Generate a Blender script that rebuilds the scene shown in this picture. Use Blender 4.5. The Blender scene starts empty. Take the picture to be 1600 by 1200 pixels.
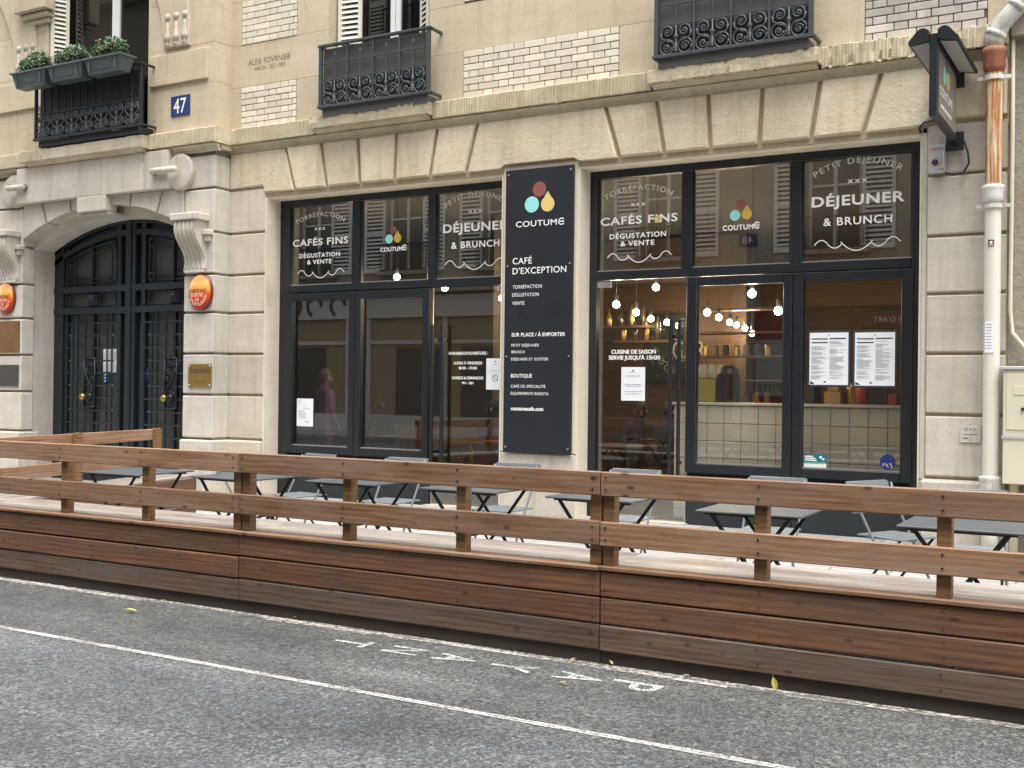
import bpy, bmesh, math, random
import numpy as np
from mathutils import Vector, Matrix
random.seed(7); rng = np.random.default_rng(7)
R_ = math.radians
sc = bpy.context.scene
col = sc.collection

# ------------------------------------------------------------------ camera
FPX, YAW, PITCH, ROLL = 1760.0, R_(29.798), R_(0.2441), R_(-0.6878)
CAM = np.array([0.0, -11.5, 1.6])
def _axes():
    fwd = np.array([-math.sin(YAW)*math.cos(PITCH), math.cos(YAW)*math.cos(PITCH), math.sin(PITCH)])
    right = np.array([math.cos(YAW), math.sin(YAW), 0.0])
    down = np.cross(fwd, right)
    c, s = math.cos(ROLL), math.sin(ROLL)
    return c*right+s*down, -s*right+c*down, fwd
AX_R, AX_D, AX_F = _axes()
cd = bpy.data.cameras.new('camera'); cam = bpy.data.objects.new('camera', cd); col.objects.link(cam)
cd.sensor_width = 36.0; cd.lens = 36.0*FPX/1600.0; cd.clip_start = 0.05; cd.clip_end = 1000
M = Matrix.Identity(4)
for i in range(3):
    M[i][0], M[i][1], M[i][2], M[i][3] = AX_R[i], -AX_D[i], -AX_F[i], CAM[i]
cam.matrix_world = M
sc.camera = cam

# ------------------------------------------------------------------ sky, sun, exposure
world = bpy.data.worlds.new('World'); sc.world = world; world.use_nodes = True
wn, wl = world.node_tree.nodes, world.node_tree.links
wn.clear()
SUN_EL, SUN_AZ = R_(73), R_(135)      # azimuth measured from +Y (north) clockwise
sky = wn.new('ShaderNodeTexSky'); sky.sky_type = 'NISHITA'; sky.sun_disc = False
sky.sun_elevation = SUN_EL; sky.sun_rotation = SUN_AZ
sky.air_density = 1.0; sky.dust_density = 4.0; sky.ozone_density = 1.0
hs = wn.new('ShaderNodeHueSaturation'); hs.inputs['Saturation'].default_value = 0.16
bg = wn.new('ShaderNodeBackground'); bg.inputs['Strength'].default_value = 0.15
wo = wn.new('ShaderNodeOutputWorld')
wl.new(sky.outputs[0], hs.inputs['Color']); wl.new(hs.outputs[0], bg.inputs['Color']); wl.new(bg.outputs[0], wo.inputs['Surface'])
sd = bpy.data.lights.new('sun', 'SUN'); sd.energy = 1.5; sd.angle = R_(45); sd.color = (1.0, 0.965, 0.91)
sun = bpy.data.objects.new('sun', sd); col.objects.link(sun)
sdir = Vector((math.sin(SUN_AZ)*math.cos(SUN_EL), math.cos(SUN_AZ)*math.cos(SUN_EL), math.sin(SUN_EL)))
sun.rotation_euler = sdir.to_track_quat('Z', 'Y').to_euler(); sun.location = sdir*60
sc.view_settings.view_transform = 'Standard'; sc.view_settings.look = 'None'
sc.view_settings.exposure = 1.36; sc.view_settings.gamma = 1.0; sc.view_settings.use_curve_mapping = False
sc.cycles.use_denoising = True
sc.cycles.max_bounces = 8; sc.cycles.diffuse_bounces = 4; sc.cycles.glossy_bounces = 4
sc.cycles.transparent_max_bounces = 16; sc.cycles.transmission_bounces = 4
sc.cycles.sample_clamp_indirect = 4.0; sc.cycles.caustics_reflective = False; sc.cycles.caustics_refractive = False

# ------------------------------------------------------------------ pixel -> plane helpers
def ray(u, v): return (u-800)/FPX*AX_R + (v-600)/FPX*AX_D + AX_F
def at(u, v, y):  d = ray(u, v); return CAM + d*((y-CAM[1])/d[1])
def atz(u, v, z): d = ray(u, v); return CAM + d*((z-CAM[2])/d[2])

# ------------------------------------------------------------------ materials
def sr(r, g, b):
    f = lambda c: ((c/255+0.055)/1.055)**2.4 if c > 10 else c/255/12.92
    return (f(r), f(g), f(b), 1)
class NT:
    def __init__(s, name):
        s.m = bpy.data.materials.new(name); s.m.use_nodes = True
        s.n, s.l = s.m.node_tree.nodes, s.m.node_tree.links
        s.b = s.n['Principled BSDF']; s.out = s.n['Material Output']
    def add(s, t, **kw):
        n = s.n.new(t)
        for k, v in kw.items():
            if k.startswith('_'): setattr(n, k[1:], v)
            else:
                s.put(n.inputs[k.replace('__', ' ')], v)
        return n
    def put(s, sock, v):
        if isinstance(v, bpy.types.NodeSocket): s.l.new(v, sock)
        else: sock.default_value = v
    def coords(s, scale=(1, 1, 1), rnd=0.0, kind='Object'):
        tc = s.n.new('ShaderNodeTexCoord'); o = tc.outputs[kind]
        if rnd:
            oi = s.n.new('ShaderNodeObjectInfo')
            mul = s.add('ShaderNodeVectorMath', _operation='SCALE'); mul.inputs[0].default_value = (1.0, 0.61, 0.37)
            m2 = s.add('ShaderNodeMath', _operation='MULTIPLY'); s.l.new(oi.outputs['Random'], m2.inputs[0]); m2.inputs[1].default_value = rnd
            s.l.new(m2.outputs[0], mul.inputs['Scale'])
            ad = s.add('ShaderNodeVectorMath', _operation='ADD'); s.l.new(o, ad.inputs[0]); s.l.new(mul.outputs[0], ad.inputs[1]); o = ad.outputs[0]
        mp = s.n.new('ShaderNodeMapping'); mp.inputs['Scale'].default_value = scale; s.l.new(o, mp.inputs['Vector'])
        return mp.outputs[0]
    def noise(s, vec, scale, detail=4, rough=0.55, dist=0.0):
        n = s.add('ShaderNodeTexNoise', Vector=vec, Scale=scale, Detail=detail, Roughness=rough, Distortion=dist); return n.outputs['Fac']
    def ramp(s, fac, pts):
        n = s.n.new('ShaderNodeValToRGB'); s.l.new(fac, n.inputs[0]); e = n.color_ramp.elements
        while len(e) < len(pts): e.new(0.5)
        for i, (p, c) in enumerate(pts):
            e[i].position = p; e[i].color = c if len(c) == 4 else (*c, 1)
        return n.outputs[0]
    def mix(s, fac, a, b, mode='MIX'):
        n = s.n.new('ShaderNodeMix'); n.data_type = 'RGBA'; n.blend_type = mode
        s.put(n.inputs[0], fac); s.put(n.inputs[6], a); s.put(n.inputs[7], b); return n.outputs[2]
    def math(s, op, a, b=0.0):
        n = s.n.new('ShaderNodeMath'); n.operation = op; s.put(n.inputs[0], a); s.put(n.inputs[1], b); return n.outputs[0]
    def bump(s, h, strength=0.3, dist=0.01):
        n = s.add('ShaderNodeBump', Strength=strength, Distance=dist, Height=h); s.l.new(n.outputs[0], s.b.inputs['Normal'])
    def rand(s):
        return s.n.new('ShaderNodeObjectInfo').outputs['Random']
    def set(s, **kw):
        for k, v in kw.items(): s.put(s.b.inputs[k.replace('__', ' ')], v)
        return s.m
W4 = lambda v: (v, v, v, 1)
def stone(name, light, dark, stain, rough_amt=0.25, tool=False, streak=0.4, bscale=60, vary=0.17):
    t = NT(name)
    v = t.coords(); vr = t.coords(rnd=40)
    big = t.noise(vr, 1.6, 5, 0.6)
    c = t.mix(t.ramp(big, [(0.3, W4(0)), (0.7, W4(1))]), dark, light)
    fine = t.noise(v, 38, 6, 0.7)
    c = t.mix(0.35, c, t.ramp(fine, [(0.25, W4(0.35)), (0.75, W4(0.95))]), 'SOFT_LIGHT')
    st = t.noise(t.coords((5.5, 5.5, 0.55)), 1.3, 5, 0.65)
    c = t.mix(t.math('MULTIPLY', t.ramp(st, [(0.5, W4(0)), (0.72, W4(1))]), streak), c, stain)
    pits = t.noise(v, 9, 8, 0.75)
    c = t.mix(t.math('MULTIPLY', t.ramp(pits, [(0.58, W4(0)), (0.72, W4(1))]), 0.5), c, stain)
    blot = t.noise(vr, 3.3, 7, 0.7, 0.8)
    c = t.mix(t.math('MULTIPLY', t.ramp(blot, [(0.52, W4(0)), (0.70, W4(1))]), 0.45*min(1, streak*2.2)), c, tuple(0.55*a+0.45*b for a, b in zip(dark, stain)))
    bed_ = t.noise(t.coords((0.7, 0.7, 9.0), rnd=11), 2.0, 6, 0.6)
    c = t.mix(0.22, c, t.ramp(bed_, [(0.3, W4(0.3)), (0.7, W4(0.8))]), 'SOFT_LIGHT')
    r = t.math('ADD', t.math('MULTIPLY', t.rand(), vary), 1-vary/2)
    n = t.n.new('ShaderNodeVectorMath'); n.operation = 'SCALE'; t.l.new(c, n.inputs[0]); t.l.new(r, n.inputs['Scale']); c = n.outputs[0]
    h = t.math('ADD', t.noise(v, bscale, 8, 0.7), t.math('ADD', t.math('MULTIPLY', pits, 1.0), t.math('MULTIPLY', blot, 0.8)))
    if tool:
        w = t.add('ShaderNodeTexWave', Vector=t.coords((1, 0.3, 0.02)), Scale=9.0, Distortion=6.0, Detail=4.0, Detail__Scale=2.0)
        h = t.math('ADD', t.math('MULTIPLY', w.outputs['Fac'], 0.7), h)
        c = t.mix(t.math('MULTIPLY', t.ramp(w.outputs['Fac'], [(0.0, W4(1)), (0.35, W4(0))]), 0.35), c, stain)
    t.bump(h, rough_amt, 0.02)
    return t.set(Base__Color=c, Roughness=0.88)
def wood(name, c1, c2, c3, grey, gamt=0.35, rough=0.62, knots=True, scr=0.0):
    t = NT(name)
    g = t.coords((0.9, 7.0, 11.0), rnd=90)
    gr = t.noise(g, 2.2, 8, 0.68, 1.2)
    ring = t.add('ShaderNodeTexWave', Vector=t.coords((0.16, 1.5, 3.4), rnd=90), Scale=2.6, Distortion=9.0, Detail=3.0, _bands_direction='Z')
    c = t.ramp(gr, [(0.28, c1), (0.5, c2), (0.72, c3)])
    c = t.mix(0.42, c, t.ramp(ring.outputs['Fac'], [(0.1, W4(0.28)), (0.7, W4(0.75))]), 'SOFT_LIGHT')
    fib = t.noise(t.coords((1.2, 40, 120), rnd=50), 2.0, 4, 0.6)
    c = t.mix(0.45, c, t.ramp(fib, [(0.3, W4(0.3)), (0.7, W4(0.8))]), 'SOFT_LIGHT')
    w = t.noise(t.coords((0.8, 2.5, 3.5), rnd=120), 1.7, 5, 0.65)
    c = t.mix(t.math('MULTIPLY', t.ramp(w, [(0.4, W4(0)), (0.68, W4(1))]), gamt), c, grey)
    h = t.math('ADD', gr, t.math('MULTIPLY', fib, 0.6))
    if knots:
        vo = t.add('ShaderNodeTexVoronoi', Vector=t.coords((2.6, 1.0, 6.0), rnd=70), Scale=1.6, Randomness=1.0)
        k = t.ramp(vo.outputs['Distance'], [(0.07, W4(1)), (0.14, W4(0))])
        c = t.mix(t.math('MULTIPLY', k, 0.75), c, (0.035, 0.018, 0.012, 1))
        dk = t.noise(t.coords((1.0, 2, 16), rnd=33), 3.2, 4, 0.6)
        c = t.mix(t.math('MULTIPLY', t.ramp(dk, [(0.67, W4(0)), (0.76, W4(1))]), 0.35), c, (0.05, 0.028, 0.018, 1))
    r = t.math('ADD', t.math('MULTIPLY', t.rand(), 0.35), 0.82)
    n = t.n.new('ShaderNodeVectorMath'); n.operation = 'SCALE'; t.l.new(c, n.inputs[0]); t.l.new(r, n.inputs['Scale']); c = n.outputs[0]
    t.bump(h, 0.35, 0.006)
    return t.set(Base__Color=c, Roughness=rough)
def paint(name, c, rough=0.45, metal=0.0, var=0.12, spec=0.5):
    t = NT(name); n = t.noise(t.coords(rnd=9), 4, 5, 0.6)
    cc = t.mix(n, tuple(x*(1-var) for x in c[:3])+(1,), tuple(min(1, x*(1+var)) for x in c[:3])+(1,))
    f = t.noise(t.coords(), 160, 3, 0.6); t.bump(f, 0.06, 0.002)
    rr = t.math('ADD', t.math('MULTIPLY', n, 0.2), rough-0.1)
    return t.set(Base__Color=cc, Roughness=rr, Metallic=metal, Specular__IOR__Level=spec)
def plain(name, c, rough=0.7, metal=0.0):
    t = NT(name); return t.set(Base__Color=c, Roughness=rough, Metallic=metal)
def glass(name, tint=0.86, ior=1.55, rough=0.0):
    t = NT(name); n, l = t.n, t.l
    fr = n.new('ShaderNodeFresnel'); ge = n.new('ShaderNodeNewGeometry')     # the same reflectance on both faces of the sheet
    l.new(t.math('POWER', ior, t.math('SUBTRACT', 1.0, t.math('MULTIPLY', ge.outputs['Backfacing'], 2.0))), fr.inputs['IOR'])
    tr = n.new('ShaderNodeBsdfTransparent'); tr.inputs[0].default_value = (tint, tint*1.01, tint*0.99, 1)
    gl = n.new('ShaderNodeBsdfGlossy'); gl.inputs['Roughness'].default_value = rough
    mx = n.new('ShaderNodeMixShader'); l.new(fr.outputs[0], mx.inputs[0]); l.new(tr.outputs[0], mx.inputs[1]); l.new(gl.outputs[0], mx.inputs[2])
    l.new(mx.outputs[0], t.out.inputs['Surface']); return t.m
def emit(name, c, s):
    t = NT(name); return t.set(Base__Color=c, Emission__Color=c, Emission__Strength=s)

MAT = {}
MAT['lintel'] = stone('limestone_cream', (0.70, 0.615, 0.465, 1), (0.60, 0.51, 0.365, 1), (0.38, 0.30, 0.20, 1), 0.6, bscale=34, streak=0.45)
MAT['ashlar'] = stone('limestone_smooth', (0.57, 0.49, 0.355, 1), (0.49, 0.41, 0.285, 1), (0.34, 0.27, 0.18, 1), 0.16, streak=0.4, vary=0.08)
MAT['course'] = stone('limestone_tooled', (0.60, 0.53, 0.37, 1), (0.47, 0.40, 0.26, 1), (0.25, 0.20, 0.13, 1), 0.5, tool=True)
MAT['sill'] = stone('limestone_sill', (0.60, 0.53, 0.40, 1), (0.46, 0.39, 0.27, 1), (0.26, 0.22, 0.15, 1), 0.55)
MAT['pale'] = stone('limestone_pale', (0.58, 0.535, 0.47, 1), (0.48, 0.435, 0.375, 1), (0.34, 0.30, 0.25, 1), 0.3, streak=0.55)
MAT['pierstone'] = stone('limestone_pier', (0.56, 0.50, 0.42, 1), (0.47, 0.41, 0.33, 1), (0.30, 0.25, 0.19, 1), 0.22)
MAT['plaster'] = stone('plaster_reveal', (0.72, 0.66, 0.54, 1), (0.65, 0.58, 0.46, 1), (0.45, 0.38, 0.28, 1), 0.12, streak=0.2)
MAT['joint'] = stone('mortar_joint', (0.50, 0.42, 0.29, 1), (0.42, 0.34, 0.23, 1), (0.28, 0.22, 0.15, 1), 0.3)
MAT['groove'] = stone('groove_stone', (0.26, 0.23, 0.19, 1), (0.19, 0.165, 0.135, 1), (0.11, 0.09, 0.07, 1), 0.3)
MAT['render'] = stone('rough_render', (0.40, 0.35, 0.28, 1), (0.30, 0.26, 0.20, 1), (0.17, 0.14, 0.11, 1), 1.0, bscale=22)
MAT['mortar'] = plain('dark_mortar', (0.15, 0.11, 0.08, 1), 0.95)
MAT['brick'] = stone('cream_brick', (0.74, 0.675, 0.555, 1), (0.66, 0.585, 0.465, 1), (0.45, 0.37, 0.28, 1), 0.18, streak=0.12, vary=0.24)
MAT['brick_grey'] = stone('sooty_brick', (0.58, 0.53, 0.47, 1), (0.38, 0.35, 0.32, 1), (0.22, 0.20, 0.18, 1), 0.2, streak=0.4, vary=0.3)
MAT['rail'] = wood('wood_rail', (0.13, 0.062, 0.030, 1), (0.225, 0.120, 0.064, 1), (0.31, 0.18, 0.105, 1), (0.33, 0.245, 0.19, 1), 0.55)
MAT['plank'] = wood('wood_plank', (0.085, 0.037, 0.018, 1), (0.148, 0.069, 0.035, 1), (0.20, 0.10, 0.054, 1), (0.105, 0.072, 0.053, 1), 0.7)
MAT['lowplank'] = wood('wood_dirty_plank', (0.062, 0.034, 0.022, 1), (0.105, 0.064, 0.045, 1), (0.14, 0.092, 0.068, 1), (0.12, 0.098, 0.082, 1), 0.75, rough=0.8)
MAT['bench'] = wood('wood_bench', (0.12, 0.092, 0.070, 1), (0.23, 0.19, 0.16, 1), (0.33, 0.285, 0.25, 1), (0.34, 0.325, 0.31, 1), 0.8, rough=0.45, knots=False)
MAT['post'] = wood('wood_post', (0.10, 0.05, 0.02, 1), (0.185, 0.097, 0.038, 1), (0.25, 0.135, 0.055, 1), (0.20, 0.13, 0.075, 1), 0.3)
MAT['skirt'] = paint('dark_skirt', (0.040, 0.032, 0.025, 1), 0.8, var=0.4)
MAT['frame'] = paint('anthracite_paint', sr(27, 32, 37), 0.38, var=0.06)
MAT['frame_low'] = paint('anthracite_panel', sr(36, 42, 46), 0.55, var=0.15)
MAT['sign'] = paint('sign_navy', sr(25, 30, 38), 0.5, var=0.04)
MAT['iron'] = paint('iron_grey', sr(66, 70, 74), 0.5, var=0.2)
MAT['ironback'] = paint('iron_back_sheet', sr(88, 88, 86), 0.6, var=0.15)
MAT['irondark'] = paint('iron_dark', sr(34, 37, 40), 0.5, var=0.2)
MAT['door'] = paint('door_blue_grey', sr(26, 36, 44), 0.42, var=0.1)
MAT['doorpanel'] = paint('door_panel_sheet', sr(70, 74, 72), 0.5, var=0.1)
MAT['table'] = paint('table_dark_metal', sr(76, 80, 84), 0.5, var=0.1)
MAT['leg'] = paint('leg_black_metal', sr(26, 28, 30), 0.45, var=0.1)
MAT['chair'] = paint('chair_grey_metal', sr(104, 110, 114), 0.4, var=0.08)
MAT['white'] = plain('white_vinyl', (0.92, 0.92, 0.90, 1), 0.6)
MAT['paper'] = plain('paper', (0.80, 0.83, 0.88, 1), 0.7)
MAT['paperline'] = plain('print_grey', (0.30, 0.31, 0.34, 1), 0.8)
MAT['ink'] = plain('print_dark', (0.03, 0.03, 0.035, 1), 0.7)
MAT['inksoft'] = plain('engraved', (0.16, 0.12, 0.075, 1), 0.9)
MAT['teal'] = plain('logo_teal', sr(150, 222, 215), 0.6)
MAT['brown'] = plain('logo_brown', sr(135, 82, 74), 0.6)
MAT['yellow'] = plain('logo_yellow', sr(222, 196, 120), 0.6)
MAT['gold'] = plain('logo_gold', sr(206, 168, 60), 0.6)
MAT['winwhite'] = paint('window_white', (0.78, 0.78, 0.75, 1), 0.4, var=0.03)
MAT['shutter'] = paint('shutter_cream', (0.74, 0.70, 0.60, 1), 0.5, var=0.05)
MAT['glass'] = glass('shop_glass', 0.96, 2.05)
MAT['winglass'] = glass('window_glass', 0.35, 1.9)
MAT['dark'] = plain('dark_void', (0.012, 0.012, 0.013, 1), 0.9)
MAT['alu'] = plain('brushed_aluminium', (0.62, 0.63, 0.64, 1), 0.3, 0.9)
MAT['steelbox'] = paint('galvanised_box', (0.55, 0.57, 0.60, 1), 0.4, 0.3, var=0.08)
MAT['brass'] = paint('brass', (0.46, 0.31, 0.10, 1), 0.35, 0.85, var=0.1)
MAT['copperplate'] = paint('copper_plate', (0.62, 0.36, 0.20, 1), 0.2, 0.95, var=0.15)
MAT['darkplate'] = paint('dark_plate', (0.06, 0.055, 0.05, 1), 0.4, var=0.1)
MAT['blueplate'] = plain('enamel_blue', sr(46, 64, 112), 0.25)
MAT['cable'] = plain('black_cable', (0.02, 0.02, 0.02, 1), 0.5)
MAT['box'] = paint('meter_box_cream', (0.64, 0.60, 0.47, 1), 0.5, var=0.05)
MAT['planter'] = paint('planter_slate_plastic', sr(82, 92, 92), 0.4, var=0.25)
MAT['soil'] = plain('soil', (0.03, 0.02, 0.015, 1), 0.95)
def leafmat(name, a, b):
    t = NT(name); c = t.mix(t.ramp(t.noise(t.coords(), 45, 3), [(0.38, W4(0)), (0.62, W4(1))]), a, b)
    t.set(Base__Color=c, Roughness=0.5); t.b.inputs['Subsurface Weight'].default_value = 0.0; return t.m
MAT['leaf'] = leafmat('boxwood_leaf', (0.022, 0.06, 0.02, 1), (0.17, 0.27, 0.12, 1))
MAT['yleaf'] = plain('fallen_leaf_yellow', (0.50, 0.46, 0.09, 1), 0.6)
MAT['bleaf'] = plain('fallen_leaf_tan', (0.42, 0.27, 0.12, 1), 0.7)
def rusty():
    t = NT('rusty_cream_pipe'); v = t.coords()
    n = t.noise(t.coords((14, 14, 0.7)), 1.4, 6, 0.65); p = t.noise(v, 16, 6, 0.7)
    tcz = t.add('ShaderNodeSeparateXYZ', Vector=t.coords((1, 1, 1))).outputs['Z']
    up = t.ramp(t.math('MULTIPLY', tcz, 0.2), [(0.66, W4(0)), (0.72, W4(1))])
    r1 = t.math('MULTIPLY', t.ramp(n, [(0.42, W4(0)), (0.55, W4(1))]), up)
    r2 = t.ramp(p, [(0.62, W4(0)), (0.72, W4(1))])
    base = t.mix(up, (0.70, 0.68, 0.60, 1), (0.74, 0.62, 0.40, 1))
    c = t.mix(t.math('MULTIPLY', r1, 0.95), base, (0.40, 0.13, 0.03, 1))
    c = t.mix(t.math('MULTIPLY', r2, 0.55), c, (0.33, 0.26, 0.18, 1))
    t.bump(p, 0.2, 0.01); return t.set(Base__Color=c, Roughness=0.6)
MAT['pipe'] = rusty()
MAT['rust'] = stone('rust_collar', (0.36, 0.12, 0.06, 1), (0.25, 0.075, 0.04, 1), (0.5, 0.4, 0.3, 1), 0.3)
MAT['oldpaint'] = stone('flaking_grey_paint', (0.66, 0.66, 0.62, 1), (0.56, 0.55, 0.50, 1), (0.16, 0.11, 0.08, 1), 0.3, streak=0.8)
def oval():
    t = NT('oval_enamel_painted_sheen'); z = t.add('ShaderNodeSeparateXYZ', Vector=t.coords(kind='Generated')).outputs['Z']
    c = t.ramp(z, [(0.08, sr(180, 42, 18)), (0.42, sr(218, 86, 32)), (0.72, sr(240, 190, 100)), (0.95, sr(228, 160, 110))])  # reflection on the glossy dome put into the colour: paler above, redder below
    return t.set(Base__Color=c, Roughness=0.12, Coat__Weight=0.5)
MAT['oval'] = oval()
MAT['ovalrim'] = plain('oval_rim', sr(120, 50, 30), 0.3)
def asphalt():
    t = NT('asphalt'); v = t.coords()
    y = t.add('ShaderNodeSeparateXYZ', Vector=v).outputs['Y']
    wob = t.math('ADD', y, t.math('MULTIPLY', t.noise(v, 1.5, 4), 0.25))
    park = t.ramp(t.math('ADD', t.math('MULTIPLY', wob, 0.5), 4.0), [(0.55, W4(0)), (0.72, W4(1))])
    vo = t.add('ShaderNodeTexVoronoi', Vector=v, Scale=95.0)
    vo2 = t.add('ShaderNodeTexVoronoi', Vector=v, Scale=48.0)
    sp = t.ramp(vo.outputs['Color'], [(0.2, W4(0.06)), (0.55, W4(0.5)), (0.88, W4(1.0))])
    sp2 = t.ramp(vo2.outputs['Color'], [(0.2, W4(0.22)), (0.6, W4(0.55)), (0.9, W4(0.98))])
    base = t.mix(park, (0.090, 0.095, 0.102, 1), (0.086, 0.088, 0.087, 1))
    c = t.mix(0.75, base, sp, 'OVERLAY'); c = t.mix(0.6, c, sp2, 'OVERLAY')
    g = t.noise(v, 420, 2, 0.6)
    c = t.mix(t.math('MULTIPLY', t.ramp(g, [(0.58, W4(0)), (0.66, W4(1))]), 0.7), c, (0.27, 0.265, 0.25, 1))
    big = t.noise(v, 0.9, 6, 0.65)
    c = t.mix(0.6, c, t.ramp(big, [(0.32, W4(0.22)), (0.68, W4(0.78))]), 'SOFT_LIGHT')
    band = t.noise(t.coords((0.12, 1.6, 1)), 1.3, 3, 0.5)
    c = t.mix(0.5, c, t.ramp(band, [(0.35, W4(0.28)), (0.65, W4(0.72))]), 'SOFT_LIGHT')
    oil = t.noise(v, 2.1, 5, 0.6, 0.5)
    c = t.mix(t.math('MULTIPLY', t.ramp(oil, [(0.66, W4(0)), (0.74, W4(1))]), 0.5), c, (0.035, 0.035, 0.036, 1))
    grit = t.noise(v, 7, 8, 0.8)
    c = t.mix(t.math('MULTIPLY', t.ramp(grit, [(0.62, W4(0)), (0.72, W4(1))]), 0.3), c, (0.20, 0.185, 0.16, 1))
    cr = t.noise(t.coords((0.8, 2.6, 1)), 2.4, 9, 0.7)
    c = t.mix(t.math('MULTIPLY', t.ramp(cr, [(0.655, W4(0)), (0.69, W4(1))]), 0.45), c, (0.02, 0.02, 0.021, 1))
    h = t.math('ADD', t.math('MULTIPLY', vo.outputs['Distance'], 0.8), vo2.outputs['Distance'])
    t.bump(h, 0.9, 0.012)
    return t.set(Base__Color=c, Roughness=0.72)
MAT['asphalt'] = asphalt()
def roadpaint():
    t = NT('worn_road_paint'); v = t.coords()
    w = t.noise(v, 26, 8, 0.75); w2 = t.noise(t.coords((0.5, 6, 1)), 3.0, 5, 0.6)
    a = t.ramp(t.math('ADD', w, t.math('MULTIPLY', w2, 0.5)), [(0.66, W4(0)), (0.80, W4(1))])
    t.bump(t.noise(v, 90, 4), 0.5, 0.006)
    t.set(Base__Color=(0.50, 0.47, 0.42, 1), Roughness=0.75)
    inv = t.math('SUBTRACT', 1.0, t.math('MULTIPLY', a, 0.85)); t.put(t.b.inputs['Alpha'], inv); return t.m
MAT['roadpaint'] = roadpaint()
def crisp():
    t = NT('fresh_road_paint'); v = t.coords()
    a = t.ramp(t.math('ADD', t.math('MULTIPLY', t.noise(v, 60, 6, 0.7), 0.7), t.math('MULTIPLY', t.noise(v, 5, 4, 0.6), 0.3)), [(0.42, W4(0.95)), (0.60, W4(0.05))])
    t.set(Base__Color=(0.60, 0.60, 0.58, 1), Roughness=0.7); t.put(t.b.inputs['Alpha'], a); return t.m
MAT['lanepaint'] = crisp()
def paving():
    t = NT('granite_paving'); v = t.coords()
    br = t.add('ShaderNodeTexBrick', Vector=t.coords((1, 1, 1)), Scale=1.0, Mortar__Size=0.008, Brick__Width=0.95, Row__Height=0.62)
    br.inputs['Color1'].default_value = (0.36, 0.355, 0.34, 1); br.inputs['Color2'].default_value = (0.29, 0.285, 0.27, 1); br.inputs['Mortar'].default_value = (0.12, 0.115, 0.10, 1)
    c = t.mix(0.4, br.outputs[0], t.ramp(t.noise(v, 90, 5, 0.7), [(0.3, W4(0.3)), (0.7, W4(0.8))]), 'OVERLAY')
    c = t.mix(0.4, c, t.ramp(t.noise(v, 1.4, 5, 0.65), [(0.3, W4(0.3)), (0.7, W4(0.75))]), 'SOFT_LIGHT')
    t.bump(t.noise(v, 60, 6), 0.4, 0.01); return t.set(Base__Color=c, Roughness=0.7)
MAT['paving'] = paving()

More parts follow.
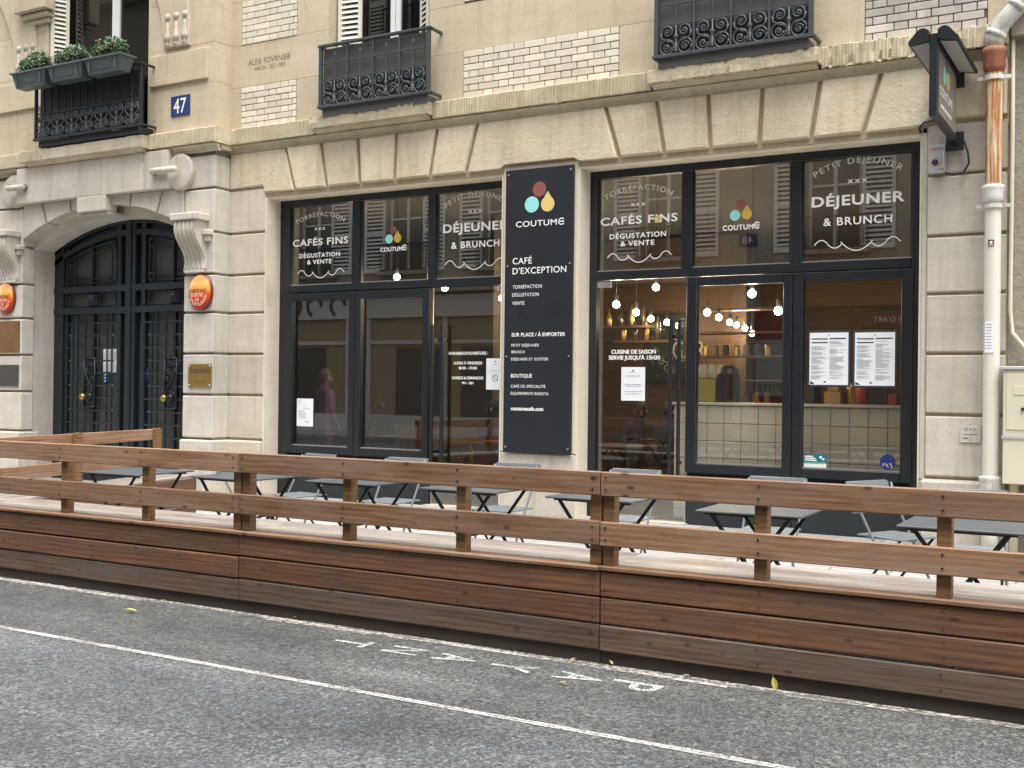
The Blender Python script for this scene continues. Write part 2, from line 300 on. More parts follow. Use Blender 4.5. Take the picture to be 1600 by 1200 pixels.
# ------------------------------------------------------------------ mesh builder
class MB:
    def __init__(s): s.v = []; s.f = []
    def add(s, vs, fs):
        o = len(s.v); s.v += [tuple(map(float, p)) for p in vs]; s.f += [tuple(i+o for i in f) for f in fs]; return s
    def box(s, x0, x1, y0, y1, z0, z1, c=0.0):
        x0, x1 = sorted((x0, x1)); y0, y1 = sorted((y0, y1)); z0, z1 = sorted((z0, z1))
        c = min(c, (x1-x0)*0.45, (y1-y0)*0.45, (z1-z0)*0.45)
        if c <= 0:
            vs = [(x, y, z) for x in (x0, x1) for y in (y0, y1) for z in (z0, z1)]
            return s.add(vs, [(0, 1, 3, 2), (4, 6, 7, 5), (0, 4, 5, 1), (2, 3, 7, 6), (0, 2, 6, 4), (1, 5, 7, 3)])
        lo, hi = (x0, y0, z0), (x1, y1, z1); vs = []; idx = {}
        for i in range(8):
            b = ((i >> 2) & 1, (i >> 1) & 1, i & 1)
            for a in range(3):      # vertex lying on the face of axis a
                p = [hi[k] if b[k] else lo[k] for k in range(3)]
                for k in range(3):
                    if k != a: p[k] += -c if b[k] else c
                idx[(b, a)] = len(vs); vs.append(tuple(p))
        fs = []
        for a in range(3):
            o = [k for k in range(3) if k != a]
            for sgn in (0, 1):
                ring = []
                for (p, q) in ((0, 0), (1, 0), (1, 1), (0, 1)):
                    b = [0, 0, 0]; b[a] = sgn; b[o[0]] = p; b[o[1]] = q; ring.append(idx[(tuple(b), a)])
                fs.append(ring)
        for a in range(3):           # edges along axis a
            o = [k for k in range(3) if k != a]
            for p in (0, 1):
                for q in (0, 1):
                    b0 = [0, 0, 0]; b0[o[0]] = p; b0[o[1]] = q; b1 = list(b0); b1[a] = 1
                    b0, b1 = tuple(b0), tuple(b1)
                    fs.append([idx[(b0, o[0])], idx[(b1, o[0])], idx[(b1, o[1])], idx[(b0, o[1])]])
        for i in range(8):
            b = ((i >> 2) & 1, (i >> 1) & 1, i & 1); fs.append([idx[(b, 0)], idx[(b, 1)], idx[(b, 2)]])
        return s.add(vs, fs)
    def bar(s, p, q, w, h=None, up=(0, 0, 1)):
        h = w if h is None else h
        p, q = Vector(p), Vector(q); d = (q-p).normalized(); up = Vector(up)
        a = d.cross(up)
        if a.length < 1e-4: a = d.cross(Vector((0, 1, 0)))
        a.normalize(); b = a.cross(d)
        vs = [pt + a*(i*w/2) + b*(j*h/2) for pt in (p, q) for i, j in ((-1, -1), (1, -1), (1, 1), (-1, 1))]
        return s.add(vs, [(3, 2, 1, 0), (4, 5, 6, 7)] + [(i, (i+1) % 4, 4+(i+1) % 4, 4+i) for i in range(4)])
    def tube(s, pts, r, n=6, rs=None):
        pts = [Vector(p) for p in pts]; rings = []; N = len(pts); prev = None
        for i, p in enumerate(pts):
            d = (pts[min(i+1, N-1)]-pts[max(i-1, 0)]).normalized()
            if prev is None: a = d.orthogonal().normalized()
            else:
                a = prev - d*prev.dot(d)
                a = a.normalized() if a.length > 1e-5 else d.orthogonal().normalized()
            prev = a; b = d.cross(a); rr = rs[i] if rs else r
            rings.append([p + (a*math.cos(k*2*math.pi/n) + b*math.sin(k*2*math.pi/n))*rr for k in range(n)])
        vs = [v for rg in rings for v in rg]
        fs = [(i*n+k, i*n+(k+1) % n, (i+1)*n+(k+1) % n, (i+1)*n+k) for i in range(N-1) for k in range(n)]
        fs += [tuple(range(n-1, -1, -1)), tuple((N-1)*n+k for k in range(n))]
        return s.add(vs, fs)
    def prism(s, poly, y0, y1, bev=0.0):
        """polygon in (x,z) extruded in y; y0 is the front; optional bevel on the front rim"""
        n = len(poly)
        if bev > 0:
            cx = sum(p[0] for p in poly)/n; cz = sum(p[1] for p in poly)/n
            ins = []
            for (x, z) in poly:
                dx, dz = cx-x, cz-z; L = math.hypot(dx, dz) or 1; k = bev*1.35/L; ins.append((x+dx*k, z+dz*k))
            vs = [(x, y0, z) for x, z in ins] + [(x, y0+bev, z) for x, z in poly] + [(x, y1, z) for x, z in poly]
            fs = [tuple(range(n)), tuple(range(3*n-1, 2*n-1, -1))]
            for j in (0, 1): fs += [(j*n+i, (j+1)*n+i, (j+1)*n+(i+1) % n, j*n+(i+1) % n) for i in range(n)]
            return s.add(vs, fs)
        vs = [(x, y0, z) for x, z in poly] + [(x, y1, z) for x, z in poly]
        return s.add(vs, [tuple(range(n)), tuple(range(2*n-1, n-1, -1))] + [(i, n+i, n+(i+1) % n, (i+1) % n) for i in range(n)])
    def prismx(s, poly, x0, x1):
        """polygon in (y,z) extruded in x"""
        n = len(poly)
        vs = [(x0, y, z) for y, z in poly] + [(x1, y, z) for y, z in poly]
        return s.add(vs, [tuple(range(n-1, -1, -1)), tuple(range(n, 2*n))] + [(i, (i+1) % n, n+(i+1) % n, n+i) for i in range(n)])
    def lathe(s, prof, c=(0, 0, 0), axis='z', n=16):
        vs = []; c = Vector(c)
        for r, h in prof:
            for k in range(n):
                a = 2*math.pi*k/n; u, v = r*math.cos(a), r*math.sin(a)
                vs.append(c+Vector({'z': (u, v, h), 'y': (u, h, v), 'x': (h, u, v)}[axis]))
        m = len(prof)
        fs = [(i*n+k, i*n+(k+1) % n, (i+1)*n+(k+1) % n, (i+1)*n+k) for i in range(m-1) for k in range(n)]
        fs += [tuple(range(n)), tuple((m-1)*n+k for k in range(n))]
        return s.add(vs, fs)
    def sphere(s, c, r, n=12, m=8, sc=(1, 1, 1)):
        prof = [(max(1e-4, math.sin(math.pi*i/m)), -math.cos(math.pi*i/m)) for i in range(m+1)]
        vs = [(c[0]+r*sc[0]*p*math.cos(2*math.pi*k/n), c[1]+r*sc[1]*p*math.sin(2*math.pi*k/n), c[2]+r*sc[2]*h) for p, h in prof for k in range(n)]
        return s.add(vs, [(i*n+k, i*n+(k+1) % n, (i+1)*n+(k+1) % n, (i+1)*n+k) for i in range(m) for k in range(n)])
    def quad(s, a, b, c, d): return s.add([a, b, c, d], [(0, 1, 2, 3)])
    def xf(s, mat):
        s.v = [tuple(mat @ Vector(p)) for p in s.v]; return s
    def mesh(s, name, mat, smooth=False, off=(0, 0, 0)):
        me = bpy.data.meshes.new(name)
        me.from_pydata([(p[0]-off[0], p[1]-off[1], p[2]-off[2]) for p in s.v], [], s.f)
        bm = bmesh.new(); bm.from_mesh(me); bmesh.ops.recalc_face_normals(bm, faces=bm.faces); bm.to_mesh(me); bm.free()
        me.materials.append(MAT[mat] if isinstance(mat, str) else mat)
        if smooth: me.polygons.foreach_set('use_smooth', [True]*len(me.polygons))
        me.update(); return me
    def build(s, name, mat, parent=None, smooth=False, base=None):
        """world-space verts; origin at the parent's root (or at base for a top-level thing)"""
        root = parent
        while root is not None and root.parent is not None: root = root.parent
        off = root['_o'] if root is not None else (base if base is not None else centre(s.v))
        o = bpy.data.objects.new(name, s.mesh(name, mat, smooth, off)); col.objects.link(o)
        if parent is not None: o.parent = parent
        else: o.location = off; o['_o'] = tuple(off)
        return o
def centre(vs):
    a = np.array(vs); return tuple(float(x) for x in ((a[:, 0].min()+a[:, 0].max())/2, (a[:, 1].min()+a[:, 1].max())/2, a[:, 2].min()))
def tag(o, label, cat=None, group=None, kind=None):
    o['label'] = label
    if cat: o['category'] = cat
    if group: o['group'] = group
    if kind: o['kind'] = kind
    return o
def empty(name, loc=(0, 0, 0), rz=0.0):
    e = bpy.data.objects.new(name, None); col.objects.link(e); e.location = loc; e.rotation_euler = (0, 0, rz); e['_o'] = tuple(map(float, loc)); e.empty_display_size = 0.2; return e
def lempty(name, loc, rz=0.0):       # a thing whose parts are written in local coordinates
    e = empty(name, loc, rz); e['_o'] = (0.0, 0.0, 0.0); return e
def struct(o, label=None):
    o['kind'] = 'structure'
    if label: o['label'] = label
    return o
def copy_tree(o, parent=None):
    c = o.copy(); col.objects.link(c); c.parent = parent
    for ch in list(o.children): copy_tree(ch, c)
    return c
def link_mesh(name, me, parent, loc=(0, 0, 0), rot=None):
    o = bpy.data.objects.new(name, me); col.objects.link(o); o.parent = parent; o.location = loc
    if rot: o.rotation_euler = rot
    return o

# ------------------------------------------------------------------ lettering
_tc = {}
def glyphs(text, bold=0.0, space=1.0):
    key = (text, bold, space)
    if key in _tc: return _tc[key]
    cu = bpy.data.curves.new('lettering', 'FONT'); cu.body = text; cu.size = 1.0; cu.offset = bold; cu.space_character = space; cu.resolution_u = 4; cu.fill_mode = 'FRONT'
    ob = bpy.data.objects.new('lettering', cu)
    me = ob.to_mesh()
    v = np.array([tuple(p.co) for p in me.vertices]) if len(me.vertices) else np.zeros((0, 3))
    f = [tuple(p.vertices) for p in me.polygons]
    ob.to_mesh_clear(); bpy.data.objects.remove(ob); bpy.data.curves.remove(cu)
    _tc[key] = (v, f); return v, f
CAPH = (lambda v: float(v[:, 1].max()))(glyphs('E')[0])
def put_text(mb, text, p0, p1, cap, up=(0, 0, 1), bold=0.0, space=1.0, arch=0.0):
    """baseline from p0 to p1, capital height cap (m); arch = rise of the middle"""
    if isinstance(mb, list): mb.append(MB()); mb = mb[-1]
    v, f = glyphs(text, bold, space)
    p0, p1, up = Vector(p0), Vector(p1), Vector(up)
    u0, u1 = v[:, 0].min(), v[:, 0].max(); d = p1-p0; L = d.length; d = d.normalized()
    out = []
    Rr = (L*L/4+arch*arch)/(2*arch) if arch > 1e-6 else None
    for x, y, _ in v:
        s = (x-u0)/(u1-u0)*L; h = y/CAPH*cap
        if Rr:
            a = (s-L/2)/Rr; ss = L/2+(Rr+h)*math.sin(a); hh = (Rr+h)*math.cos(a)-(Rr-arch)
            out.append(p0+d*ss+up*hh)
        else: out.append(p0+d*s+up*h)
    mb.add(out, f)
def pxtext(mb, text, a, b, cap_px, y, **kw):
    A, B = at(*a, y), at(*b, y); z = (A[2]+B[2])/2
    cap = at(a[0], a[1]-cap_px, y)[2]-A[2]
    put_text(mb, text, (A[0], y, z), (B[0], y, z), cap, **kw)
def arc_ribbon(mb, pts, w, y):
    for i in range(len(pts)-1):
        (x0, z0), (x1, z1) = pts[i], pts[i+1]
        L = math.hypot(x1-x0, z1-z0) or 1; nx, nz = -(z1-z0)/L*w/2, (x1-x0)/L*w/2
        mb.quad((x0-nx, y, z0-nz), (x1-nx, y, z1-nz), (x1+nx, y, z1+nz), (x0+nx, y, z0+nz))
def disc(mb, cx, cz, r, y, n=28, ax=1.0):
    mb.add([(cx+r*ax*math.cos(2*math.pi*k/n), y, cz+r*math.sin(2*math.pi*k/n)) for k in range(n)], [tuple(range(n))])
def drop(mb, cx, cz, r, y, n=26):
    pts = []
    for k in range(n+1):
        a = R_(55) - k/n*R_(290); pts.append((cx+r*math.cos(a), y, cz+r*math.sin(a)))
    pts.append((cx-r*0.06, y, cz+r*1.62)); pts.append((cx+r*0.06, y, cz+r*1.62))
    mb.add(pts, [tuple(range(len(pts)))])

# ================================================================== SETTING
SW = 0.12                                   # pavement level
def sheet(name, x0, x1, y0, y1, z, mat, label=None):
    return struct(MB().quad((x0, y0, z), (x1, y0, z), (x1, y1, z), (x0, y1, z)).build(name, mat, base=(0, 0, 0)), label)
sheet('road', -250, 250, -250, 250, 0.0, 'asphalt')
mb = MB().box(-60, 40, -4.98, 0.36, -0.3, SW, 0.01); struct(mb.build('pavement', 'paving', base=(0, 0, 0)))
mb = MB().box(-60, 40, -17.6, -15.2, -0.3, SW, 0.01); struct(mb.build('far_pavement', 'paving', base=(0, 0, 0)))
# road markings: worn band along the barrier, thin lane line, stacked letters
def marking(name, mbx, mat): return struct(mbx.build(name, mat, base=(0, 0, 0)))
mb = MB()
for i in range(60):
    x = -14+i*0.3; w0 = 0.0+0.05*random.random(); w1 = 0.02*random.random()
    mb.quad((x, -5.60-w0, 0.004), (x+0.3, -5.60-w0-0.01*random.uniform(-1, 1), 0.004), (x+0.3, -5.50, 0.004), (x, -5.50, 0.004))
marking('parking_edge_marking', mb, 'roadpaint')
mb = MB()
for s0, s1 in ((-6.778, -6.756), (-6.7515, -6.730)):
    n = 240; ys = [(s0+random.uniform(-.002, .002), s1+random.uniform(-.002, .002)) for _ in range(n+1)]
    for i in range(n):
        a, b = -16+i*20/n, -16+(i+1)*20/n
        mb.quad((a, ys[i][0], 0.004), (b, ys[i+1][0], 0.004), (b, ys[i+1][1], 0.004), (a, ys[i][1], 0.004))
marking('lane_line_marking', mb, 'lanepaint')
for ch, x0, x1 in (('P', -2.58, -2.30), ('A', -2.905, -2.635), ('Y', -3.33, -3.06), ('A', -3.71, -3.45), ('N', -4.07, -3.83), ('T', -4.48, -4.22)):
    mb = MB(); put_text(mb, ch, (x0, -5.795, 0.004), (x0, -5.955, 0.004), x1-x0, up=(1, 0, 0), bold=0.012)
    marking('painted_road_letter', mb, 'lanepaint')

# ================================================================== CAFE BUILDING
BX = (-6.5, 0.0, 0.0)
B = empty('stone_building', BX)
tag(B, 'cream limestone and brick building with an arched carriage door and two dark shopfronts', 'building')
rel = lambda x, y, z: (x-BX[0], y-BX[1], z-BX[2])
COURSES = [0.87, 1.47, 2.03, 2.59, 3.11, 3.68, 4.28]

# backing wall (behind the blocks), built round the openings
wall = MB()
wall.box(-11.1, -10.45, 0.035, 0.6, 0, 4.2); wall.box(-6.75, -5.74, 0.035, 0.6, 0, 4.2); wall.box(-2.01, -1.225, 0.035, 0.6, 0, 4.2)
wall.box(-11.1, -1.225, 0.02, 0.6, 4.145, 5.05)
def wall_holes(mbx, x0, x1, z0, z1, holes, y0, y1):
    xs = x0
    for (a, b, c, d) in sorted(holes):
        mbx.box(xs, a, y0, y1, z0, z1)
        if c > z0: mbx.box(a, b, y0, y1, z0, c)
        if d < z1: mbx.box(a, b, y0, y1, d, z1)
        xs = b
    mbx.box(xs, x1, y0, y1, z0, z1)
wall_holes(wall, -11.1, -1.225, 5.05, 9.0, [(-9.41, -7.81, 5.05, 8.0), (-4.6, -3.13, 5.05, 8.0)], 0.02, 0.6)
wall = wall.build('wall', 'joint', B)

def block(mbx_or_none, x0, x1, z0, z1, y0=0.0, y1=0.2, mat='pierstone', c=0.012, parent=None, name='stone_block'):
    return MB().box(x0, x1, y0, y1, z0, z1, c).build(name, mat, parent or wall)
G = 0.016
def rough_bar(prof, x0, x1, jit, mat, parent, name, step=0.022, chips=0.06):
    """(y,z) profile swept along x with worn, chipped arrises"""
    n = max(2, int((x1-x0)/step)); k = len(prof); m = MB(); cy = sum(p[0] for p in prof)/k; cz = sum(p[1] for p in prof)/k
    vs = []; low = np.convolve(rng.normal(size=n+12), np.ones(9)/5, 'valid')
    for i in range(n+1):
        x = x0+(x1-x0)*i/n
        for (y, z, w) in prof:
            a = (rng.normal()*0.5+low[i]*1.2)*jit*w
            if w and rng.random() < chips*w: a = abs(a)+jit*rng.uniform(0.5, 2.0)
            L = math.hypot(cy-y, cz-z); vs.append((x, y+(cy-y)/L*a, z+(cz-z)/L*a))
    fs = [(i*k+j, i*k+(j+1) % k, (i+1)*k+(j+1) % k, (i+1)*k+j) for i in range(n) for j in range(k)]+[tuple(range(k)), tuple(n*k+j for j in range(k))]
    m.add(vs, fs); return m.build(name, mat, parent)
def fascia_prof(yf, yb, z0, z1): return [(yf, z0+.012, 1), (yf, (z0+z1)/2, .35), (yf, z1-.012, 1), (yf+.012, z1, 1), (yb, z1, 0), (yb, z0, 0), (yf+.012, z0, 1)]
def courses(x0, x1, zs, y0, y1, mat, parent, c=0.012):
    for a, b in zip(zs[:-1], zs[1:]): block(None, x0, x1, a+G, b-G, y0, y1, mat, c, parent)
# left pier and its plinth
courses(-11.09, -10.452, [0.87]+COURSES[1:], 0.0, 0.25, 'pierstone', wall)
MB().box(-11.09, -10.458, -0.05, 0.2, 0.0, 0.855, 0.02).build('plinth', 'pierstone', wall)
# right pier
RC = [0.79, 1.40, 1.99, 2.57, 3.13, 3.72, 4.22]
courses(-1.955, -1.24, RC, 0.0, 0.25, 'pale', wall)
MB().box(-2.0, -1.23, -0.05, 0.2, 0.0, 0.775, 0.03).build('plinth', 'pale', wall)
MB().box(-2.01, -1.957, 0.02, 0.3, 0.77, 4.2, 0.008).build('pier_edge', 'pale', wall)
# middle pier
MB().box(-6.74, -5.75, 0.0, 0.3, 0.0, 0.85, 0.015).build('plinth', 'pale', wall)
MB().box(-6.74, -5.75, 0.01, 0.3, 0.86, 4.22, 0.01).build('pier_face', 'plaster', wall)
# painted plaster reveals and soffits of the shop openings
for x0, x1, y0, y1, z0, z1 in ((-10.452, -10.43, 0.004, 0.34, 0, 4.14), (-6.76, -6.742, 0.012, 0.34, 0, 4.14), (-5.748, -5.73, 0.012, 0.34, 0, 4.14), (-2.03, -2.012, 0.03, 0.34, 0, 4.14),
                               (-10.43, -6.76, 0.03, 0.34, 4.125, 4.144), (-5.73, -2.03, 0.03, 0.34, 4.125, 4.144)):
    MB().box(x0, x1, y0, y1, z0, z1).build('reveal', 'plaster', wall)
# flat-arch lintel stones with sloping joints
LJ = [((448.7, 236), (462.5, 300)), ((503.7, 228), (512.5, 295)), ((561, 221), (563.7, 290)), ((620.5, 215), (617.5, 285)), ((683.7, 207.5), (672.5, 278.7)), ((746, 199), (728.7, 275)),
      ((948.7, 172.5), (968.7, 247.5)), ((1027.5, 162.5), (1038.7, 240)), ((1107.5, 150), (1111, 236)), ((1192.5, 137.5), (1187, 226)), ((1282.5, 127.5), (1267.5, 219)), ((1377.5, 114), (1349, 210))]
ZT, ZB = 4.775, 4.20
js = []
for t, b in LJ:
    T_, B_ = at(*t, 0), at(*b, 0); k = (T_[0]-B_[0])/(T_[2]-B_[2])
    js.append((B_[0]+(ZT-B_[2])*k, B_[0]+(ZB-B_[2])*k))
js = [(-11.09, -11.09)]+js+[(-1.24, -1.24)]
for i in range(len(js)-1):
    (t0, b0), (t1, b1) = js[i], js[i+1]; g = 0.024
    if i == 0:     poly = [(b0+0.005, 4.295), (-10.47, 4.295), (-10.44, ZB), (b1-g, ZB), (t1-g, ZT), (t0+0.005, ZT)]
    elif i == 6:   poly = [(b0+g, ZB), (-6.79, ZB), (-6.72, 4.245), (-5.77, 4.245), (-5.70, ZB), (b1-g, ZB), (t1-g, ZT), (t0+g, ZT)]
    elif i == len(js)-2: poly = [(b0+g, ZB), (-2.02, ZB), (-1.95, 4.25), (-1.245, 4.25), (-1.245, ZT), (t0+g, ZT)]
    else:          poly = [(b0+g, ZB), (b1-g, ZB), (t1-g, ZT), (t0+g, ZT)]
    MB().prism(poly, -0.035 if i not in (0,) else -0.02, 0.15, 0.018).build('lintel_stone', 'lintel', wall)
# string course: coved bed mould and tooled fascia
def bed(x0, x1, yo, name='bed_mould'):
    prof = [(0.02, 4.775)]+[(-0.02-0.085*(1-math.cos(t)), 4.775+0.085*math.sin(t)) for t in np.linspace(0, math.pi/2, 6)]+[(0.02, 4.87)]
    return MB().prismx([(y+yo, z) for y, z in prof], x0, x1).build(name, 'sill', wall)
bed(-11.1, -1.23, 0.0)
xs = [-11.1, -9.53, -7.68, -6.2, -4.82, -2.97, -1.75, -1.23]
for a, b in zip(xs[:-1], xs[1:]):
    if (a, b) in ((-9.53, -7.68), (-4.82, -2.97)):
        rough_bar(fascia_prof(-0.22, 0.3, 4.915, 5.07), a, b, 0.007, 'sill', wall, 'window_sill')
        MB().prismx([(-0.19, 4.913), (-0.03, 4.84), (0.02, 4.84), (0.02, 4.913)], a+0.03, b-0.03).build('sill_mould', 'sill', wall)
    else: rough_bar(fascia_prof(-0.115, 0.3, 4.872, 5.085), a+0.001, b-0.001, 0.004 if b < -3 else 0.011, 'course', wall, 'string_course_stone', chips=0.03 if b < -3 else 0.12)
# brick panels
LS, LH, BH, MJ = 0.270, 0.126, 0.072, 0.0105
def brick_panel(x0, x1, z0, z1, mat, phase=0):
    bp = MB().box(x0, x1, 0.008, 0.05, z0, z1).build('brick_panel', 'mortar', B)
    rows = int(round((z1-z0)/(BH+MJ))); rh = (z1-z0)/rows; k = 0
    for r in range(rows):
        zb = z1-(r+1)*rh+MJ/2; zt = zb+rh-MJ
        x = x0+MJ/2-( (0.0 if (r+phase) % 2 == 0 else LS*0.76)); st = (r+phase) % 2 == 0 or True
        seq = 0
        while x < x1-0.01:
            w = LS if seq % 2 == 0 else LH; seq += 1
            a, b = max(x, x0+MJ/2), min(x+w, x1-MJ/2); x += w+MJ
            if b-a < 0.025: continue
            dy = random.uniform(-0.002, 0.002)
            MB().box(a, b, -0.012+dy, 0.03, zb, zt, 0.004).build('brick', mat, bp)
brick_panel(-10.90, -9.93, 5.095, 5.67, 'brick'); brick_panel(-10.90, -9.93, 6.25, 6.85, 'brick', 1)
brick_panel(-7.31, -5.255, 5.095, 5.675, 'brick'); brick_panel(-7.31, -6.4, 6.27, 6.6, 'brick')
brick_panel(-2.565, -1.425, 5.10, 5.675, 'brick_grey', 1)
# smooth ashlar of the upper wall
def ash(x0, x1, z0, z1): return block(None, x0, x1, z0+0.0008, z1-0.0008, -0.004, 0.1, 'ashlar', 0.0035)
for z0, z1 in ((5.087, 5.673), (5.673, 6.25), (6.25, 6.85), (6.85, 7.5)):
    spans = {5.087: [(-11.1, -10.902), (-9.928, -9.41), (-7.81, -7.312), (-5.253, -4.6), (-3.13, -2.567), (-1.423, -1.228)],
             5.673: [(-11.1, -10.5), (-10.5, -9.41), (-7.81, -6.9), (-6.9, -5.8), (-5.8, -4.6), (-3.13, -2.3), (-2.3, -1.228)],
             6.25: [(-11.1, -10.902), (-9.928, -9.41), (-7.81, -7.312), (-6.398, -4.6), (-3.13, -1.228)],
             6.85: [(-11.1, -10.1), (-10.1, -9.41), (-7.81, -6.2), (-6.2, -4.6), (-3.13, -1.228)]}[z0]
    for a, b in spans: ash(a, b, z0, z1)

# carved architect's name on the wall
mb = []; pxtext(mb, 'ALEX FOVRNIER', (388, 101), (454, 93.5), 8.5, -0.0055, bold=0.0)
pxtext(mb, 'ARCH . SC 1905', (397, 109.5), (446, 104.5), 6.5, -0.0055)
[q.build('carved_inscription', 'inksoft', wall) for q in mb]

# windows of the first floor
def french_window(x0, x1, z0, z1, yf, lshut=True, rshut=True, gap=None):
    w = MB()
    w.box(x0, x0+0.05, yf, yf+0.06, z0, z1); w.box(x1-0.05, x1, yf, yf+0.06, z0, z1)
    xc = (x0+x1)/2 if gap is None else gap
    w.box(xc-0.085, xc-0.012, yf-0.01, yf+0.06, z0, z1, 0.006); w.box(xc+0.0, xc+0.073, yf-0.014, yf+0.06, z0, z1, 0.006)
    w.box(x0+0.05, xc-0.085, yf, yf+0.06, z0, z0+0.1); w.box(xc+0.073, x1-0.05, yf, yf+0.06, z0, z0+0.1)
    w = w.build('window', 'winwhite', B)
    MB().box(x0+0.05, xc-0.085, yf+0.02, yf+0.028, z0+0.1, z1).build('pane', 'winglass', w)
    MB().box(xc+0.073, x1-0.05, yf+0.02, yf+0.028, z0+0.1, z1).build('pane', 'winglass', w)
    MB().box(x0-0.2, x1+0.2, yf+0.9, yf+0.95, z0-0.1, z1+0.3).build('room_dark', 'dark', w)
    MB().box(x0-0.02, x0, 0.0 if yf > 0.1 else yf-0.3, yf+0.9, z0, z1).build('jamb', 'ashlar', w)
    MB().box(x1, x1+0.02, 0.0 if yf > 0.1 else yf-0.3, yf+0.9, z0, z1).build('jamb', 'ashlar', w)
    return w
def shutter(p0, p1, z0, z1, parent_name='shutter', n=0):
    """louvred leaf standing on the line p0 -> p1 (x,y)"""
    (xa, ya), (xb, yb) = p0, p1
    L = math.hypot(xb-xa, yb-ya); ang = math.atan2(yb-ya, xb-xa)
    mt = Matrix.Translation((xa, ya, 0)) @ Matrix.Rotation(ang, 4, 'Z')
    f = MB(); f.box(0, 0.055, -0.016, 0.016, z0, z1, 0.003); f.box(L-0.055, L, -0.016, 0.016, z0, z1, 0.003)
    f.box(0.055, L-0.055, -0.015, 0.015, z0, z0+0.1); f.xf(mt)
    s = f.build('shutter', 'shutter', B)
    z = z0+0.13
    while z < z1-0.05:
        m = MB().box(0.055, L-0.055, -0.014, -0.004, z, z+0.045)
        m.add([], []); m.v = [(x, y+(0.022 if zz > z+0.02 else 0), zz) for x, y, zz in m.v]; m.xf(mt)
        m.build('slat', 'shutter', s); z += 0.068
    return s
french_window(-9.40, -7.82, 5.2, 8.0, 0.27, gap=-8.52)
shutter((-9.37, 0.16), (-9.02, 0.21), 5.2, 7.6); shutter((-8.10, 0.22), (-7.87, 0.05), 5.2, 7.6)
french_window(-4.59, -3.14, 5.2, 8.0, 0.27)

# ornamental iron balcony grilles
def spiral(cx, cz, r0, r1, a0, turns, n=26):
    return [(cx+(r0+(r1-r0)*t)*math.cos(a0+turns*2*math.pi*t), cz+(r0+(r1-r0)*t)*math.sin(a0+turns*2*math.pi*t)) for t in np.linspace(0, 1, n)]
def scroll_panel(x0, x1, z0, z1, y):
    """cast scroll motif: heart of two S scrolls, rosettes, central baluster"""
    m = MB(); xc = (x0+x1)/2; w = (x1-x0)/2; h = z1-z0; r = 0.0115
    for s in (-1, 1):
        top = spiral(xc+s*w*0.50, z0+h*0.76, w*0.10, w*0.40, math.pi/2 if s > 0 else math.pi/2, s*-1.35)
        m.tube([(px, y, pz) for px, pz in top], r, 5)
        c = [(xc+s*w*0.93, y, z0+h*0.74), (xc+s*w*0.86, y, z0+h*0.55), (xc+s*w*0.52, y, z0+h*0.43), (xc+s*w*0.1, y, z0+h*0.36)]
        m.tube(c, r, 5)
        m.tube([(px, y, pz) for px, pz in spiral(xc+s*w*0.54, z0+h*0.22, w*0.42, w*0.42, 0, 1.0, 18)], r, 5)
        m.tube([(px, y, pz) for px, pz in spiral(xc+s*w*0.54, z0+h*0.20, w*0.28, w*0.08, 0, s*1.2, 16)], r*0.9, 5)
        for (cx, cz, rr) in ((xc+s*w*0.50, z0+h*0.77, w*0.17), (xc+s*w*0.54, z0+h*0.20, w*0.16)):
            for k in range(4):
                a = k*math.pi/2+0.4; m.sphere((cx+rr*0.5*math.cos(a), y-0.004, cz+rr*0.5*math.sin(a)), rr*0.36, 6, 4)
    m.lathe([(0.022, 0), (0.03, 0.01), (0.012, h*0.12), (0.024, h*0.3), (0.012, h*0.34), (0.02, h*0.5), (0.03, h*0.6), (0.010, h*0.66), (0.008, h*1.02)], (xc, y, z0), 'z', 8)
    return m
def grille(x0, x1, z0, z1, y, wy, zb, npan=4, style=0):
    g = MB()
    g.box(x0-0.02, x1+0.02, y-0.03, y+0.03, z1-0.03, z1, 0.004); g.box(x0-0.02, x1+0.02, y-0.03, y+0.03, z0, z0+0.035, 0.004)
    g.box(x0-0.005, x0+0.04, y-0.02, y+0.02, z0, z1); g.box(x1-0.04, x1+0.005, y-0.02, y+0.02, z0, z1)
    for zz in (z0+0.01, z1-0.025): g.box(x1-0.015, x1+0.02, y, wy, zz-0.008, zz+0.02); g.box(x0-0.02, x0+0.015, y, wy, zz-0.008, zz+0.02)
    g = g.build('balcony_railing', 'iron', B)
    zm = z0+(z1-z0)*0.42
    MB().box(x0+0.02, x1-0.02, y+0.05, y+0.058, z0+0.04, z1-0.04).build('back_sheet', 'ironback', g)
    MB().prismx([(y+0.02, z0-0.001), (y+0.02, z0-0.10), (wy, z0-0.12), (wy, z0-0.001)], x0+0.03, x1-0.05).build('apron_sheet', 'ironback', g)
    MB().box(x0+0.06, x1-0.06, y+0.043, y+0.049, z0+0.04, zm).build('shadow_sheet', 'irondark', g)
    pw = (x1-x0-0.08)/npan
    for i in range(npan):
        a, b = x0+0.04+i*pw, x0+0.04+(i+1)*pw; xc = (a+b)/2
        if i: MB().box(a-0.012, a+0.012, y-0.014, y+0.012, z0+0.03, z1-0.03).build('upright', 'iron', g)
        scroll_panel(a+0.016, b-0.016, z0+0.045, zm, y-0.005).build('scroll_panel', 'iron', g, smooth=True)
        MB().lathe([(0.010, 0), (0.010, 0.26), (0.016, 0.28), (0.020, 0.30), (0.004, 0.345)], (xc, y-0.005, zm+0.02), 'z', 6).build('spear', 'iron', g)
        MB().box(a+0.012, b-0.012, y-0.012, y+0.01, zm, zm+0.016).build('cross_bar', 'iron', g)
        MB().box(a+0.012, b-0.012, y-0.012, y+0.01, z0+(z1-z0)*0.69, z0+(z1-z0)*0.69+0.02).build('cross_bar', 'iron', g)
    return g
grille(-9.33, -7.64, 5.15, 5.96, -0.25, 0.0, 5.05)
